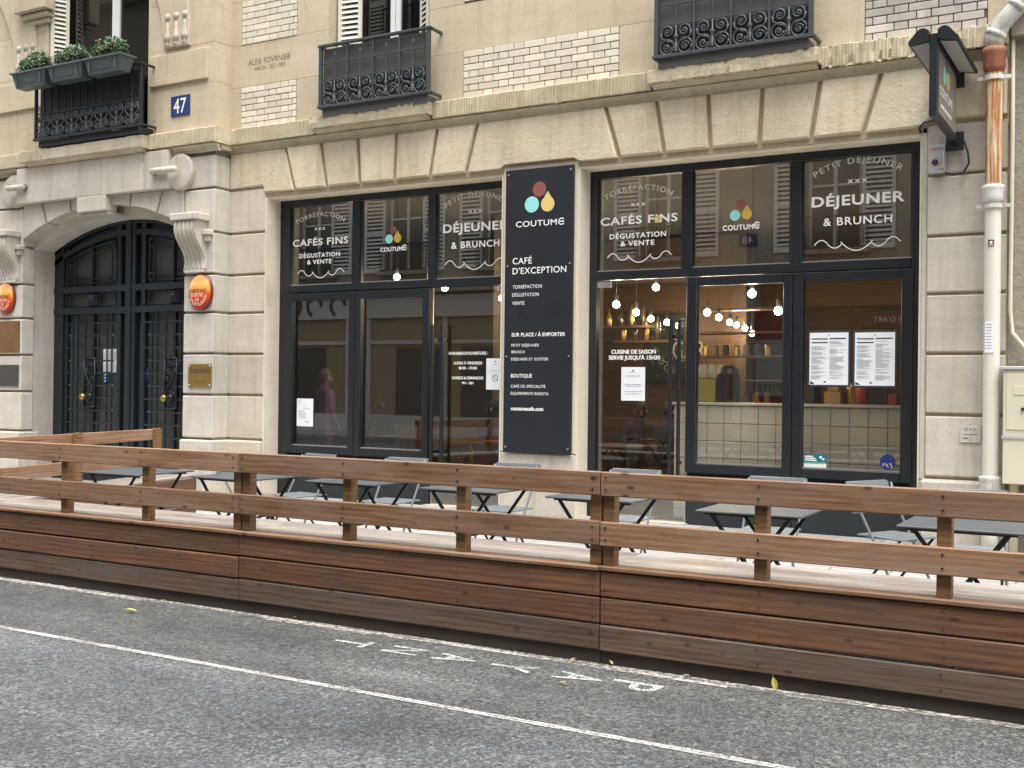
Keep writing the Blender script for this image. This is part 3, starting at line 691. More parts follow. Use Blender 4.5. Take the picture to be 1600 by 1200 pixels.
grille(-4.72, -3.02, 5.16, 5.97, -0.25, 0.0, 5.05)

# ------------------------------------------------------------------ portal bay (stands 0.3 m proud)
PC, PH, PY = -13.35, 1.71, -0.30             # centre, half opening, front plane
portal = MB()
portal.box(-18.5, PC-PH-0.02, PY+0.035, 0.5, 0, 4.9); portal.box(PC+PH+0.02, -11.1, PY+0.035, 0.5, 0, 4.9)
portal.box(PC-PH-0.02, PC+PH+0.02, PY+0.035, 0.5, 4.26, 4.9)
wall_holes(portal, -18.5, -11.1, 4.9, 9.0, [(-14.56, -12.38, 4.9, 8.2)], PY+0.02, 0.5)
portal = portal.build('portal_wall', 'groove', B)
PCS = [0.87]+COURSES[1:]+[4.74]
def ring_block(x0, x1, z0, z1, y0, y1, mat='pale'): return MB().box(x0, x1, y0, y1, z0, z1, 0.012).build('stone_block', mat, portal)
for a, b in zip(PCS[:-1], PCS[1:]):
    ring_block(PC+PH, -11.085, a+G, b-G, PY, 0.03)
    ring_block(-15.72, PC-PH, a+G, b-G, PY, -0.08)
    ring_block(-18.4, -15.76, a+G, b-G, PY, 0.03)
MB().box(PC+PH-0.01, -11.06, PY-0.05, 0.03, 0.0, 0.855, 0.02).build('plinth', 'pale', portal)
MB().box(-18.4, PC-PH+0.01, PY-0.05, 0.03, 0.0, 0.855, 0.02).build('plinth', 'pale', portal)
for s in (-1, 1):                              # smooth inner reveals
    x = PC+s*PH
    MB().box(x, x+s*0.06, -0.079, 0.45, 0.0, 3.9).build('reveal', 'pale', portal)
def arc_z(dx, crown, spring, hw):
    h = crown-spring; Rr = (hw*hw+h*h)/(2*h); return crown-Rr+math.sqrt(max(0, Rr*Rr-dx*dx))
# front voussoirs
bnd = [-PH-0.005, -1.17, -0.62, 0.62, 1.17, PH+0.005]
for i in range(5):
    a, b = bnd[i], bnd[i+1]; g = 0.016
    h = 0.42; Rr = (PH*PH+h*h)/(2*h); cz = 4.2-Rr
    def topx(d):
        z = arc_z(d, 4.2, 3.78, PH); k = (d)/(z-cz); return max(-PH-0.0, min(PH+0.0, d+(4.31-z)*k))
    lo = [(PC+d, arc_z(d, 4.2, 3.78, PH)) for d in np.linspace(a+g, b-g, 8)]
    poly = lo+[(PC+topx(b)-g, 4.31), (PC+topx(a)+g, 4.31)]
    MB().prism(poly, PY-0.005, -0.06, 0.01).build('voussoir', 'pale', portal)
# inner lower arch
lo = [(PC+d, arc_z(d, 4.06, 3.66, PH)) for d in np.linspace(-PH, PH, 24)]
MB().prism(lo+[(PC+PH, 4.3), (PC-PH, 4.3)], -0.058, 0.45).build('inner_arch', 'pale', portal)
# frieze slab, keystone
FZ = [(-15.08, -14.28), (-14.276, -13.2), (-13.196, -12.35), (-12.346, -11.86)]
for a, b in FZ: MB().box(a, b, PY-0.11, PY+0.1, 4.315, 4.85, 0.01).build('frieze_stone', 'pale', portal)
MB().box(-13.70, -13.10, PY-0.125, PY+0.1, 4.09, 4.312, 0.01).build('keystone', 'pale', portal)
MB().box(-13.70, -13.10, PY-0.06, PY+0.22, 4.045, 4.088, 0.01).build('keystone_foot', 'pale', portal)
# stone discs with pins
for dx, x0, x1 in ((-11.69, -12.10, -11.68), (-15.22, -15.2, -14.86)):
    dd = MB().lathe([(0.20, -0.075), (0.235, -0.07), (0.25, -0.055), (0.25, 0.1)], (dx, PY, 4.53), 'y', 28).build('stone_disc', 'pale', portal)
    m = MB(); m.tube([(x0, PY-0.17, 4.55), (x1, PY-0.17, 4.55)], 0.045, 10); m.sphere((x0, PY-0.17, 4.55), 0.045, 8, 6); m.sphere((x1, PY-0.17, 4.55), 0.045, 8, 6)
    m.build('stone_pin', 'pale', portal, smooth=True)
    m = MB().lathe([(0.055, 0.0), (0.055, 0.02)], ((x0 if dx > -13 else x1), PY-0.135, 4.55), 'y', 14); m.build('pin_hole', 'groove', portal)
# scroll consoles
def console(x0, x1):
    pr = []
    for t in np.linspace(0, 1, 22):
        z = 3.82-t*0.64; y = PY-0.05-0.17*(0.5+0.5*math.cos(math.pi*t))-0.035*math.sin(2*math.pi*t*1.0)
        pr.append((y, z))
    k = MB().prismx(pr+[(PY+0.02, 3.18), (PY+0.02, 3.82)], x0, x1).build('console', 'pale', portal)
    n = 5
    for i in range(n):
        xa = x0+(i+0.5)*(x1-x0)/n
        MB().tube([(xa, y-0.003, z) for y, z in pr], 0.017, 6).build('console_ridge', 'pale', k, smooth=True)
    MB().box(x0-0.05, x1+0.05, PY-0.27, PY+0.02, 3.825, 3.92, 0.012).build('console_cap', 'pale', k)
    MB().box(x0+0.01, x1-0.01, PY-0.06, PY+0.02, 3.13, 3.178, 0.008).build('console_foot', 'pale', k)
    MB().box(x1+0.004, x1+0.12, PY-0.10, PY+0.02, 3.63, 3.70, 0.01).box(x1+0.004, x1+0.09, PY-0.07, PY+0.02, 3.55, 3.628, 0.01).build('console_drop', 'pale', k)
console(-11.60, -11.22); console(-15.52, -15.14)
# string course of the portal bay
prof = [(0.02, 4.775)]+[(-0.02-0.085*(1-math.cos(t)), 4.775+0.085*math.sin(t)) for t in np.linspace(0, math.pi/2, 6)]+[(0.02, 4.87)]
MB().prismx([(y+PY, z) for y, z in prof], -11.855, -11.0).build('bed_mould', 'sill', portal)
MB().prismx([(y+PY, z) for y, z in prof], -18.4, -15.09).build('bed_mould', 'sill', portal)
m = MB(); m.box(-11.1, -11.0, PY, 0.0, 4.80, 4.87); m.build('bed_return', 'sill', portal)
for a, b in ((-18.4, -14.85), (-12.25, -10.985)): rough_bar(fascia_prof(PY-0.115, (0.0 if b > -11 else PY+0.2), 4.872, 5.085), a, b, 0.0035, 'course', portal, 'string_course_stone', chips=0.04)
rough_bar(fascia_prof(PY-0.22, PY+0.2, 4.90, 5.07), -14.84, -12.26, 0.005, 'sill', portal, 'window_sill', chips=0.06)
MB().prismx([(PY-0.19, 4.898), (PY-0.1, 4.853), (PY+0.02, 4.853), (PY+0.02, 4.898)], -14.8, -12.3).build('sill_mould', 'sill', portal)
# upper portal wall blocks and raised panels
for z0, z1 in ((5.087, 5.72), (5.72, 6.26), (6.26, 6.9), (6.9, 7.6)):
    for a, b in ((-18.4, -16.2), (-16.2, -14.57), (-12.37, -11.098)):
        MB().box(a, b, PY-0.004, (0.02 if b > -12 else 0.0), z0+.0008, z1-.0008, 0.0035).build('stone_block', 'ashlar', portal)
for a, b in ((-12.33, -11.22), (-15.72, -14.6)):
    MB().box(a, b, PY-0.045, PY+0.02, 5.77, 6.19, 0.006).build('raised_panel', 'ashlar', portal)
# tapered brackets with beads and drops
def bracket(xc, s):
    ts = np.linspace(0, 1, 12)
    poly = [(xc-0.24-0.05*t-0.42*t*t, 6.27+t*1.3) for t in ts]+[(xc+0.24+0.02*t-0.20*t*t, 6.27+t*1.3) for t in ts[::-1]]
    k = MB().prism(poly, PY-0.05, PY+0.02, 0.012).build('bracket', 'ashlar', portal)
    for i in (-1, 0, 1):
        x = xc+i*0.165
        MB().sphere((x, PY-0.05, 6.70), 0.05, 10, 8, (1, 0.6, 1)).build('bead', 'pierstone', k, smooth=True)
        m = MB().lathe([(0.006, 0.26), (0.026, 0.22), (0.022, 0.15), (0.062, 0.04), (0.058, 0.0), (0.022, -0.025), (0.045, -0.06), (0.008, -0.11)], (x, 0, 6.38), 'z', 10)
        m.v = [(px, py*0.7+PY-0.05, pz) for px, py, pz in m.v]; m.build('drop', 'pierstone', k, smooth=True)
bracket(-11.80, 1); bracket(-14.98, -1)
P0, P1 = at(27, 0, PY-0.2), at(62, 10, PY-0.2)
for k, (zz, d) in enumerate(((7.02, 0.06), (7.10, 0.12), (7.19, 0.19))): MB().box(float(P0[0])-0.05*k, float(P1[0])+0.04*k, PY-d, PY+0.02, zz, zz+(0.075 if k < 2 else 0.5), 0.012).build('corbel_moulding', 'ashlar', portal)
french_window(-14.55, -12.39, 5.15, 8.2, 0.0, gap=-13.40)
shutter((-14.52, -0.27), (-14.40, -0.03), 5.2, 8.0)
# balcony of the portal window
g = MB()
GX0, GX1, GY = -14.46, -12.22, -0.56
g.box(GX0-0.02, GX1+0.02, GY-0.03, GY+0.03, 6.03, 6.06, 0.004); g.box(GX0-0.02, GX1+0.02, GY-0.03, GY+0.03, 5.18, 5.215, 0.004)
g.box(GX0, GX0+0.035, GY-0.02, GY+0.02, 5.18, 6.05); g.box(GX1-0.035, GX1, GY-0.02, GY+0.02, 5.1, 6.05)
for zz in (5.2, 6.04): g.box(GX1-0.02, GX1+0.015, GY, PY, zz-0.012, zz+0.015)
g = g.build('balcony_railing', 'irondark', B)
MB().box(GX0+0.03, GX1-0.03, GY+0.06, GY+0.066, 5.2, 6.0).build('back_sheet', 'irondark', g)
MB().prismx([(GY+0.03, 5.179), (GY+0.03, 5.09), (PY, 5.085), (PY, 5.179)], GX0+0.04, GX1-0.05).build('apron_sheet', 'irondark', g)
pw = (GX1-GX0-0.07)/7
for i in range(7):
    a = GX0+0.035+i*pw
    scroll_panel(a+0.01, a+pw-0.01, 5.215, 5.56, GY-0.004).build('scroll_panel', 'iron', g, smooth=True)
    for k in (0, 0.5): MB().box(a+k*pw-0.009, a+k*pw+0.009, GY-0.01, GY+0.01, 5.56, 6.03).build('upright', 'irondark', g)
MB().box(GX0+0.03, GX1-0.03, GY-0.01, GY+0.01, 5.56, 5.578).build('cross_bar', 'irondark', g)

# ------------------------------------------------------------------ carriage door
DY = 0.30
door = MB().box(PC-PH+0.0, PC+PH, DY+0.08, DY+0.12, 0.05, 4.08).build('carriage_door', 'doorpanel', B)
tag(door, 'dark blue grey iron carriage door with glazed grilles and brass knobs')
def dpart(mbx, name='door_rail', mat='door', smooth=False): return mbx.build(name, mat, door, smooth)
for s in (-1, 1):
    a, b = PC+s*PH, PC+s*(PH-0.2); dpart(MB().box(a, b, DY-0.02, DY+0.08, 0.05, 4.0, 0.01), 'outer_stile')
    a, b = PC+s*(PH-0.2), PC+s*(PH-0.27); dpart(MB().box(a, b, DY+0.02, DY+0.08, 0.05, 4.0, 0.005), 'stile_step')
    dpart(MB().box(PC+s*0.03, PC+s*0.11, DY-0.03, DY+0.08, 0.05, 4.06, 0.012), 'meeting_stile')
    dpart(MB().box(PC+s*0.22, PC+s*0.30, DY-0.01, DY+0.08, 0.05, 4.06, 0.01), 'inner_stile')
dpart(MB().box(PC-0.03, PC+0.03, DY-0.05, DY+0.08, 0.05, 4.06, 0.012), 'centre_strip')
ZR = (2.72, 3.05)
for z in ZR: dpart(MB().box(PC-PH, PC+PH, DY-0.035, DY+0.08, z-0.05, z+0.05, 0.012))
dpart(MB().box(PC-PH, PC+PH, DY-0.03, DY+0.08, 0.05, 0.5, 0.012), 'kick_rail')
# arched head rail
hw = PH
for d0, d1 in ((0.14, 0.22), (0.0, 0.05)):
    pts = np.linspace(-hw, hw, 30)
    poly = [(PC+d, arc_z(d, 4.06-d0, 3.66-d0, hw)) for d in pts]+[(PC+d, arc_z(d, 4.06-d1, 3.66-d1, hw)) for d in pts[::-1]]
    n = len(pts); m = MB()
    for i in range(n-1):
        m.prism([poly[i], poly[i+1], poly[2*n-2-i], poly[2*n-1-i]], DY-0.02, DY+0.08)
    dpart(m, 'arched_rail')
for s in (-1, 1):
    x0, x1 = PC+s*0.32, PC+s*(PH-0.29); xm = (x0+x1)/2; xa, xb = min(x0, x1), max(x0, x1)
    # upper light: double frame with rings
    for off, r in ((0.03, 0.018), (0.13, 0.014)):
        top = [(xa+off+(xb-xa-2*off)*t, arc_z(xa+off+(xb-xa-2*off)*t-PC, 3.83-off, 3.43-off, hw)) for t in np.linspace(0, 1, 10)]
        loop = [(xa+off, 3.12+off*0.8)]+top+[(xb-off, 3.12+off*0.8), (xa+off, 3.12+off*0.8)]
        dpart(MB().tube([(x, DY+0.03, z) for x, z in loop], r, 5), 'light_frame', smooth=True)
    for x in (xa+0.1, xb-0.1):
        for z in (3.20, arc_z(x-PC, 3.83, 3.43, hw)-0.10):
            dpart(MB().tube([(x+0.062*math.cos(t), DY+0.015, z+0.062*math.sin(t)) for t in np.linspace(0, 2*math.pi, 18)], 0.014, 6), 'ring', smooth=True)
    dpart(MB().box(xm-0.015, xm+0.015, DY+0.0, DY+0.06, 3.1, 3.78), 'glazing_bar')
    dpart(MB().box(xm-0.03, xm+0.03, DY+0.03, DY+0.075, 0.5, 2.67), 'glazing_bar', 'irondark')
    # frieze panels with lion bosses
    for a, b in ((xa+0.03, xm+0.12), (xm+0.16, xb-0.03)):
        fr = MB()
        for p, q in (((a, 2.79), (b, 2.79)), ((b, 2.79), (b, 2.98)), ((b, 2.98), (a, 2.98)), ((a, 2.98), (a, 2.79))): fr.tube([(p[0], DY+0.02, p[1]), (q[0], DY+0.02, q[1])], 0.012, 5)
        dpart(fr, 'frieze_frame')
    bx = xm+0.02
    dpart(MB().box(bx-0.09, bx+0.09, DY-0.01, DY+0.07, 2.785, 2.985, 0.015), 'boss_plate')
    lb = MB().sphere((bx, DY-0.02, 2.885), 0.062, 12, 8, (1, 0.7, 1)); lb.sphere((bx, DY-0.06, 2.865), 0.03, 8, 6)
    for e in (-1, 1): lb.sphere((bx+e*0.045, DY-0.03, 2.935), 0.022, 8, 6); lb.sphere((bx+e*0.022, DY-0.058, 2.90), 0.012, 6, 4)
    for k in range(9):
        t = k*2*math.pi/9; lb.sphere((bx+0.066*math.cos(t), DY-0.012, 2.885+0.066*math.sin(t)), 0.024, 6, 4)
    dpart(lb, 'lion_boss', smooth=True)
    # grille of the lower light
    zz = 0.62; i = 0
    while zz < 2.6:
        long_ = i % 2 == 0
        a, b = (xa-0.02, xb+0.02) if long_ else (xa+0.07, xb-0.07)
        bar = MB().tube([(a, DY+0.01, zz), (b, DY+0.01, zz)], 0.0145, 6)
        if not long_:
            for x in (a, b): bar.lathe([(0.003, -0.03), (0.026, 0), (0.003, 0.03)], (x, DY+0.01, zz), 'x', 6)
        dpart(bar, 'grille_bar', smooth=False); zz += 0.1905; i += 1
    for t in (0.1, 0.2, 0.36, 0.64, 0.8, 0.9):
        x = xa+(xb-xa)*t
        b_ = MB().tube([(x, DY+0.025, 0.5), (x, DY+0.025, 2.55 if t in (0.36, 0.64) else 2.67)], 0.013, 5)
        if t in (0.36, 0.64): b_.sphere((x, DY+0.02, 2.57), 0.024, 8, 6)
        dpart(b_, 'grille_bar')
    # scrolled lock plate and brass knob
    kx = xm+(-0.02)
    pl = MB()
    for p, q in (((-.12, -.37), (.12, -.37)), ((.12, -.37), (.12, .37)), ((.12, .37), (-.12, .37)), ((-.12, .37), (-.12, -.37))): pl.bar((kx+p[0], DY-0.005, 1.62+p[1]), (kx+q[0], DY-0.005, 1.62+q[1]), 0.02, 0.02)
    pl.tube([(x, DY-0.012, z) for x, z in spiral(kx, 1.86, 0.02, 0.105, 0, 2.1, 40)], 0.011, 5)
    pl.tube([(x, DY-0.012, z) for x, z in spiral(kx, 1.40, 0.03, 0.11, math.pi, 1.8, 36)], 0.011, 5)
    pl.tube([(kx+s*0.105, DY-0.012, 1.84), (kx+s*0.06, DY-0.012, 1.70), (kx-s*0.06, DY-0.012, 1.55), (kx-s*0.108, DY-0.012, 1.42)], 0.013, 5)
    pl.tube([(x, DY-0.012, z) for x, z in spiral(kx-s*0.07, 1.68, 0.01, 0.04, 0, 1.5, 18)], 0.009, 5)
    pl = dpart(pl, 'lock_scroll', smooth=True)
    MB().box(kx-0.10, kx+0.10, DY+0.012, DY+0.02, 1.26, 1.98).build('lock_back', 'irondark', pl)
    dpart(MB().lathe([(0.06, 0.0), (0.06, -0.015), (0.03, -0.03)], (kx, DY-0.01, 1.40), 'y', 18), 'knob_rosette', 'door', True)
    dpart(MB().lathe([(0.02, -0.031), (0.018, -0.07), (0.045, -0.09), (0.058, -0.12), (0.045, -0.15), (0.01, -0.16)], (kx, DY-0.01, 1.40), 'y', 18), 'door_knob', 'brass', True)
door_notice = []

# ================================================================== SHOPFRONTS
FY = 0.30                                     # front plane of the frames
GYP = 0.335                                   # glass
def shopfront(X0, X1, panes, leaves, doorspan, handles, label):
    f = MB()
    f.box(X0, X1, FY-0.02, FY+0.09, 4.035, 4.125, 0.006)
    f.box(X0, panes[0][0], FY-0.018, FY+0.09, SW, 4.034, 0.006); f.box(panes[2][1], X1, FY-0.018, FY+0.09, SW, 4.034, 0.006)
    for a, b in ((panes[0][1], panes[1][0]), (panes[1][1], panes[2][0])): f.box(a, b, FY-0.015, FY+0.09, 2.965, 4.034, 0.006)
    f.box(panes[0][0], panes[2][1], FY-0.016, FY+0.09, 2.865, 2.964, 0.006)
    sf = f.build('shopfront', 'frame', B); tag(sf, label)
    for a, b in panes:
        MB().box(a, b, GYP, GYP+0.01, 2.965, 4.034).build('pane', 'glass', sf)
        MB().box(a, b, FY+0.012, GYP-0.001, 2.966, 2.978).build('glazing_bead', 'alu', sf)
        [MB().box(p, q, FY+0.01, GYP-0.001, 2.979, 4.033).build('glazing_bead', 'frame', sf) for p, q in ((a, a+0.014), (b-0.014, b))]
    for (o0, o1, g0, g1) in leaves:
        z0, z1 = 0.70, 2.855; gz0, gz1 = 0.80, 2.76
        m = MB().box(o0+0.004, g0, FY-0.03, FY+0.06, z0, z1, 0.006).box(g1, o1-0.004, FY-0.03, FY+0.06, z0, z1, 0.006)
        m.box(g0, g1, FY-0.028, FY+0.06, z0, gz0, 0.006).box(g0, g1, FY-0.028, FY+0.06, gz1, z1, 0.006)
        m.build('window_leaf', 'frame', sf)
        MB().box(g0, g1, GYP, GYP+0.01, gz0, gz1).build('pane', 'glass', sf)
        MB().box(g0, g1, FY+0.0, GYP-0.001, gz0+0.001, gz0+0.014).build('glazing_bead', 'alu', sf)
        MB().box(o0+0.004, o1-0.004, FY+0.0, FY+0.08, SW, 0.655, 0.006).build('kick_panel', 'frame_low', sf)
        MB().box(o0+0.004, o1-0.004, FY+0.03, FY+0.08, 0.656, 0.699).build('panel_gap', 'dark', sf)
    (d0, d1) = doorspan
    MB().box(d0, d1, GYP, GYP+0.012, SW+0.02, 2.86).build('door', 'glass', sf)
    MB().box(d0, d0+0.012, GYP-0.002, GYP+0.014, SW+0.02, 2.86).box(d1-0.012, d1, GYP-0.002, GYP+0.014, SW+0.02, 2.86).build('door_edge', 'alu', sf)
    for hx, hy in handles:
        h = MB().box(hx-0.02, hx+0.02, hy-0.015, hy+0.015, 0.62, 2.39, 0.006)
        for z in (0.8, 2.2): h.box(hx-0.012, hx+0.012, hy+0.0151, GYP-0.003, z-0.02, z+0.02)
        h.build('handle', 'frame', sf)
    MB().box(d0-0.04, d1+0.04, 0.2, 0.42, 0.05, SW+0.015).build('threshold', 'pale', sf)
    return sf
SFL = shopfront(-10.43, -6.76, [(-10.27, -9.20), (-9.08, -8.0), (-7.89, -6.83)], [(-10.30, -9.13, -10.195, -9.23), (-9.13, -7.955, -9.035, -8.06)], (-7.945, -6.78), [(-7.87, 0.22), (-7.74, 0.25)],
                'left dark grey shopfront with two window leaves and a glass door at its right')
SFR = shopfront(-5.73, -2.03, [(-5.64, -4.6), (-4.48, -3.385), (-3.26, -2.15)], [(-4.53, -3.345, -4.41, -3.445), (-3.345, -2.12, -3.235, -2.24)], (-5.70, -4.54), [(-4.69, 0.22), (-4.60, 0.25)],
                'right dark grey shopfront with a glass door at its left and two window leaves')
for x0, x1, z0, z1, s in ((-5.69, -5.46, 2.78, 2.852, SFR), (-6.98, -6.79, 2.79, 2.852, SFL)): MB().box(x0, x1, GYP-0.03, GYP-0.003, z0, z1, 0.004).build('hinge_plate', 'alu', s)

# vinyl lettering on the fanlight panes (drawn once from the right shopfront)
TY = GYP-0.004
def z2(o, px, py, k): return (o[0]+px/k, o[1]+py/k)
A = lambda px, py: z2((900, 200), px, py, 5.3333)
C_ = lambda px, py: z2((1180, 200), px, py, 5.3333)
def flourish(mb, a, b, low, y):
    if isinstance(mb, list): mb.append(MB()); mb = mb[-1]
    P, Q, L = at(*a, y), at(*b, y), at(*low, y); x0, x1 = P[0], Q[0]; W = x1-x0; zt = (P[2]+Q[2])/2; d = zt-L[2]
    def arc(u0, u1, z0, sag, n=14): return [(x0+W*(u0+(u1-u0)*t), z0+sag*4*t*(1-t)) for t in np.linspace(0, 1, n)]
    for pts in (arc(0, 0.17, zt, d*0.85), arc(0.155, 0.335, zt+d*0.18, -d*0.75), arc(0.315, 0.685, zt+d*0.45, -d*1.6), arc(0.665, 0.845, zt+d*0.18, -d*0.75), arc(0.83, 1.0, zt, d*0.85)):
        arc_ribbon(mb, pts, 0.009, y)
def make_fans():
    a = []
    P, Q = at(*A(236, 612), TY), at(*A(806, 566), TY); z = (P[2]+Q[2])/2-0.0
    put_text(a, 'TORRÉFACTION', (P[0], TY, z), (Q[0], TY, z), 0.058, space=1.2, arch=0.105)
    pxtext(a, 'xxx', A(455, 652), A(580, 643), 36/5.33, TY, bold=0.012, space=1.3)
    pxtext(a, 'CAFÉS FINS', A(205, 815), A(846, 773), 62/5.33, TY, bold=0.022, space=1.1)
    pxtext(a, 'DÉGUSTATION', A(280, 930), A(750, 897), 40/5.33, TY, bold=0.02, space=1.15)
    pxtext(a, '& VENTE', A(370, 987), A(652, 970), 39/5.33, TY, bold=0.02, space=1.15)
    flourish(a, A(262, 1085), A(795, 1056), A(525, 1112), TY)
    b = []; pxtext(b, 'COUTUM', A(1222, 860), A(1478, 836), 40/5.33, TY, bold=0.02, space=1.1)
    P = at(*A(1508, 833), TY); r = 0.031; cx, cz = P[0], P[2]+r
    arc_ribbon(b[-1], [(cx+r*math.cos(t), cz+r*math.sin(t)) for t in np.linspace(R_(40), R_(320), 18)], 0.015, TY); arc_ribbon(b[-1], [(cx-r, cz), (cx+r*0.9, cz)], 0.013, TY)
    lg = []
    for (q, rr, mat, kind) in ((A(1325, 728), 45, 'teal', 0), (A(1375, 634), 40, 'brown', 0), (A(1424, 716), 45, 'gold', 1)):
        P = at(*q, TY); R2 = rr/5.333*(at(q[0], q[1]-1, TY)[2]-P[2]); m = MB()
        (drop if kind else disc)(m, P[0], P[2], R2, TY); lg.append((m, mat))
    c = []; P, Q = at(*C_(486, 428), TY), at(*C_(1236, 352), TY); z = (P[2]+Q[2])/2-0.01
    put_text(c, 'PETIT DÉJEUNER', (P[0], TY, z), (Q[0], TY, z), 0.062, space=1.2, arch=0.135)
    pxtext(c, 'xxx', C_(768, 462), C_(936, 446), 46/5.33, TY, bold=0.012, space=1.3)
    pxtext(c, 'DÉJEUNER', C_(470, 665), C_(1247, 603), 80/5.33, TY, bold=0.028, space=1.1)
    pxtext(c, '& BRUNCH', C_(568, 820), C_(1142, 780), 63/5.33, TY, bold=0.014, space=1.15)
    flourish(c, C_(492, 985), C_(1210, 940), C_(845, 1012), TY)
    return a, b, lg, c
for dx, s in ((0.0, SFR), (-4.63, SFL)):
    a, b, lg, c = make_fans()
    for m, mat in [(q, 'white') for q in a+b+c]+lg:
        m.v = [(x+dx, y, z) for x, y, z in m.v]; m.build('lettering' if mat == 'white' else 'logo_shape', mat, s)
fl = MB(); P = at(*A(678, 758), TY-0.002)
for k in range(6): disc(fl, P[0]+0.03*math.cos(k*math.pi/3), P[2]+0.03*math.sin(k*math.pi/3), 0.017, TY-0.002, 10)
fl.build('logo_shape', 'yellow', SFR)
mb = []; D_ = lambda px, py: z2((900, 420), px, py, 5.3333)
pxtext(mb, 'CUISINE DE SAISON', D_(294, 708), D_(665, 705), 31/5.33, TY, bold=0.03); pxtext(mb, "SERVIE JUSQU'À 15H30", D_(272, 757), D_(702, 754), 31/5.33, TY, bold=0.03)
[q.build('lettering', 'white', SFR) for q in mb]
mb = []; E_ = lambda px, py: z2((400, 450), px, py, 4.0)
for tx, p0, p1, y_, h in (("HORAIRES D'OUVERTURE :", 1205, 1448, 416, 17), ('LUNDI À VENDREDI', 1237, 1412, 477, 17), ('8H30 - 17H30', 1268, 1380, 508, 16), ('SAMEDI & DIMANCHE', 1225, 1420, 570, 17), ('9H - 18H', 1287, 1358, 601, 15)):
    pxtext(mb, tx, E_(p0, y_), E_(p1, y_+1), h/4, TY, bold=0.025)
[q.build('lettering', 'white', SFL) for q in mb]

# ================================================================== THINGS ON THE FACADE
# long sign panel on the middle pier
SY = -0.045
sp = MB().box(-6.675, -5.785, SY, -0.008, 0.86, 4.165, 0.003).build('sign_panel', 'sign', base=(-6.23, SY, 0.86))
tag(sp, 'tall navy sign panel with a three drop logo and white menu lettering between the shopfronts', 'sign')
for x in (-6.64, -5.82):
    for z in (0.92, 1.98, 3.04, 4.11): MB().lathe([(0.012, 0.0), (0.010, -0.006), (0.002, -0.008)], (x, SY-0.0005, z), 'y', 10).build('screw', 'alu', sp)
mb = []; ty = SY-0.002
S1 = lambda px, py: z2((740, 230), px, py, 4.6154); S2 = lambda px, py: z2((740, 480), px, py, 4.6154)
for tx, a, b, h, bo in (('COUTUM', S1(305, 578), S1(600, 558), 40, 0.006), ('CAFÉ', S1(281, 845), S1(420, 838), 44, 0.004), ("D'EXCEPTION", S1(281, 917), S1(668, 899), 44, 0.004),
                        ('TORRÉFACTION', S1(282, 1020), S1(492, 1014), 24, 0.0), ('DÉGUSTATION', S1(278, 1078), S1(470, 1073), 24, 0.0), ('VENTE', S1(278, 1138), S1(366, 1136), 24, 0.0),
                        ('SUR PLACE / À EMPORTER', S2(274, 210), S2(660, 208), 25, 0.02), ('PETIT DÉJEUNER', S2(273, 284), S2(471, 283), 19, 0.0), ('BRUNCH', S2(273, 332), S2(368, 332), 19, 0.0),
                        ('DÉJEUNER ET GOÛTER', S2(271, 383), S2(539, 384), 19, 0.0), ('BOUTIQUE', S2(269, 506), S2(420, 508), 25, 0.015), ('CAFÉ DE SPÉCIALITÉ', S2(268, 580), S2(517, 582), 20, 0.0),
                        ('ÉQUIPEMENTS BARISTA', S2(267, 632), S2(540, 634), 20, 0.0), ('coutumecafe.com', S2(268, 742), S2(502, 748), 26, 0.03)):
    pxtext(mb, tx, a, b, h/4.6154, ty, bold=bo, space=1.06)
[q.build('lettering', 'white', sp) for q in mb[1:]]; mb = mb[0]
P = at(*S1(634, 556), ty); r = 0.036; cx, cz = P[0], P[2]+r
arc_ribbon(mb, [(cx+r*math.cos(t), cz+r*math.sin(t)) for t in np.linspace(R_(40), R_(320), 18)], 0.012, ty); arc_ribbon(mb, [(cx-r, cz), (cx+r*0.9, cz)], 0.011, ty)
mb.build('lettering', 'white', sp)
for (q, rr, mat, kind) in ((S1(420, 413), 58, 'teal', 0), (S1(475, 302), 55, 'brown', 0), (S1(534, 408), 55, 'yellow', 1)):
    P = at(*q, ty); R2 = rr/4.6154*(at(q[0], q[1]-1, ty)[2]-P[2]); m = MB(); (drop if kind else disc)(m, P[0], P[2], R2, ty); m.build('logo_shape', mat, sp)

# projecting sign with gull-wing lamp hood
BXs = -1.70; y0, y1 = -1.27, -0.14
bs = empty('projecting_sign', (BXs, -0.7, 4.02))
tag(bs, 'dark projecting sign with a winged lamp hood fixed high on the right pier', 'sign')
m = MB().box(BXs-0.035, BXs+0.035, y0, y0+0.08, 4.0, 4.72, 0.006).box(BXs-0.03, BXs+0.03, y0+0.08, y1, 4.0, 4.06, 0.004).box(BXs-0.03, BXs+0.03, y0+0.08, y1, 4.62, 4.72); m.build('frame', 'frame', bs)
MB().box(BXs-0.02, BXs+0.02, y0+0.082, y1, 4.061, 4.619).build('panel', paint('sign_face_painted_sheen', sr(140, 138, 131), 0.35, var=0.05), bs)  # face grey lightened to stand in for the reflection on it
for s in (-1, 1):
    prof = [(0.036, 4.74)]+[(0.036+0.17*t, 4.74+0.035*math.sin(math.pi*min(1, t*1.2))-0.075*t*t) for t in np.linspace(0.1, 1, 9)]+[(0.205, 4.635), (0.19, 4.635), (0.036, 4.66)]
    m = MB().prism([(BXs+s*a, b) for a, b in prof], y0-0.03, y1+0.05); m.build('lamp_hood', 'frame', bs)
    MB().quad((BXs+s*0.05, y0+0.03, 4.652), (BXs+s*0.185, y0+0.03, 4.632), (BXs+s*0.185, y1-0.02, 4.632), (BXs+s*0.05, y1-0.02, 4.652)).build('lamp_diffuser', plain('opal_diffuser', (0.40, 0.39, 0.37, 1), 0.5), bs)
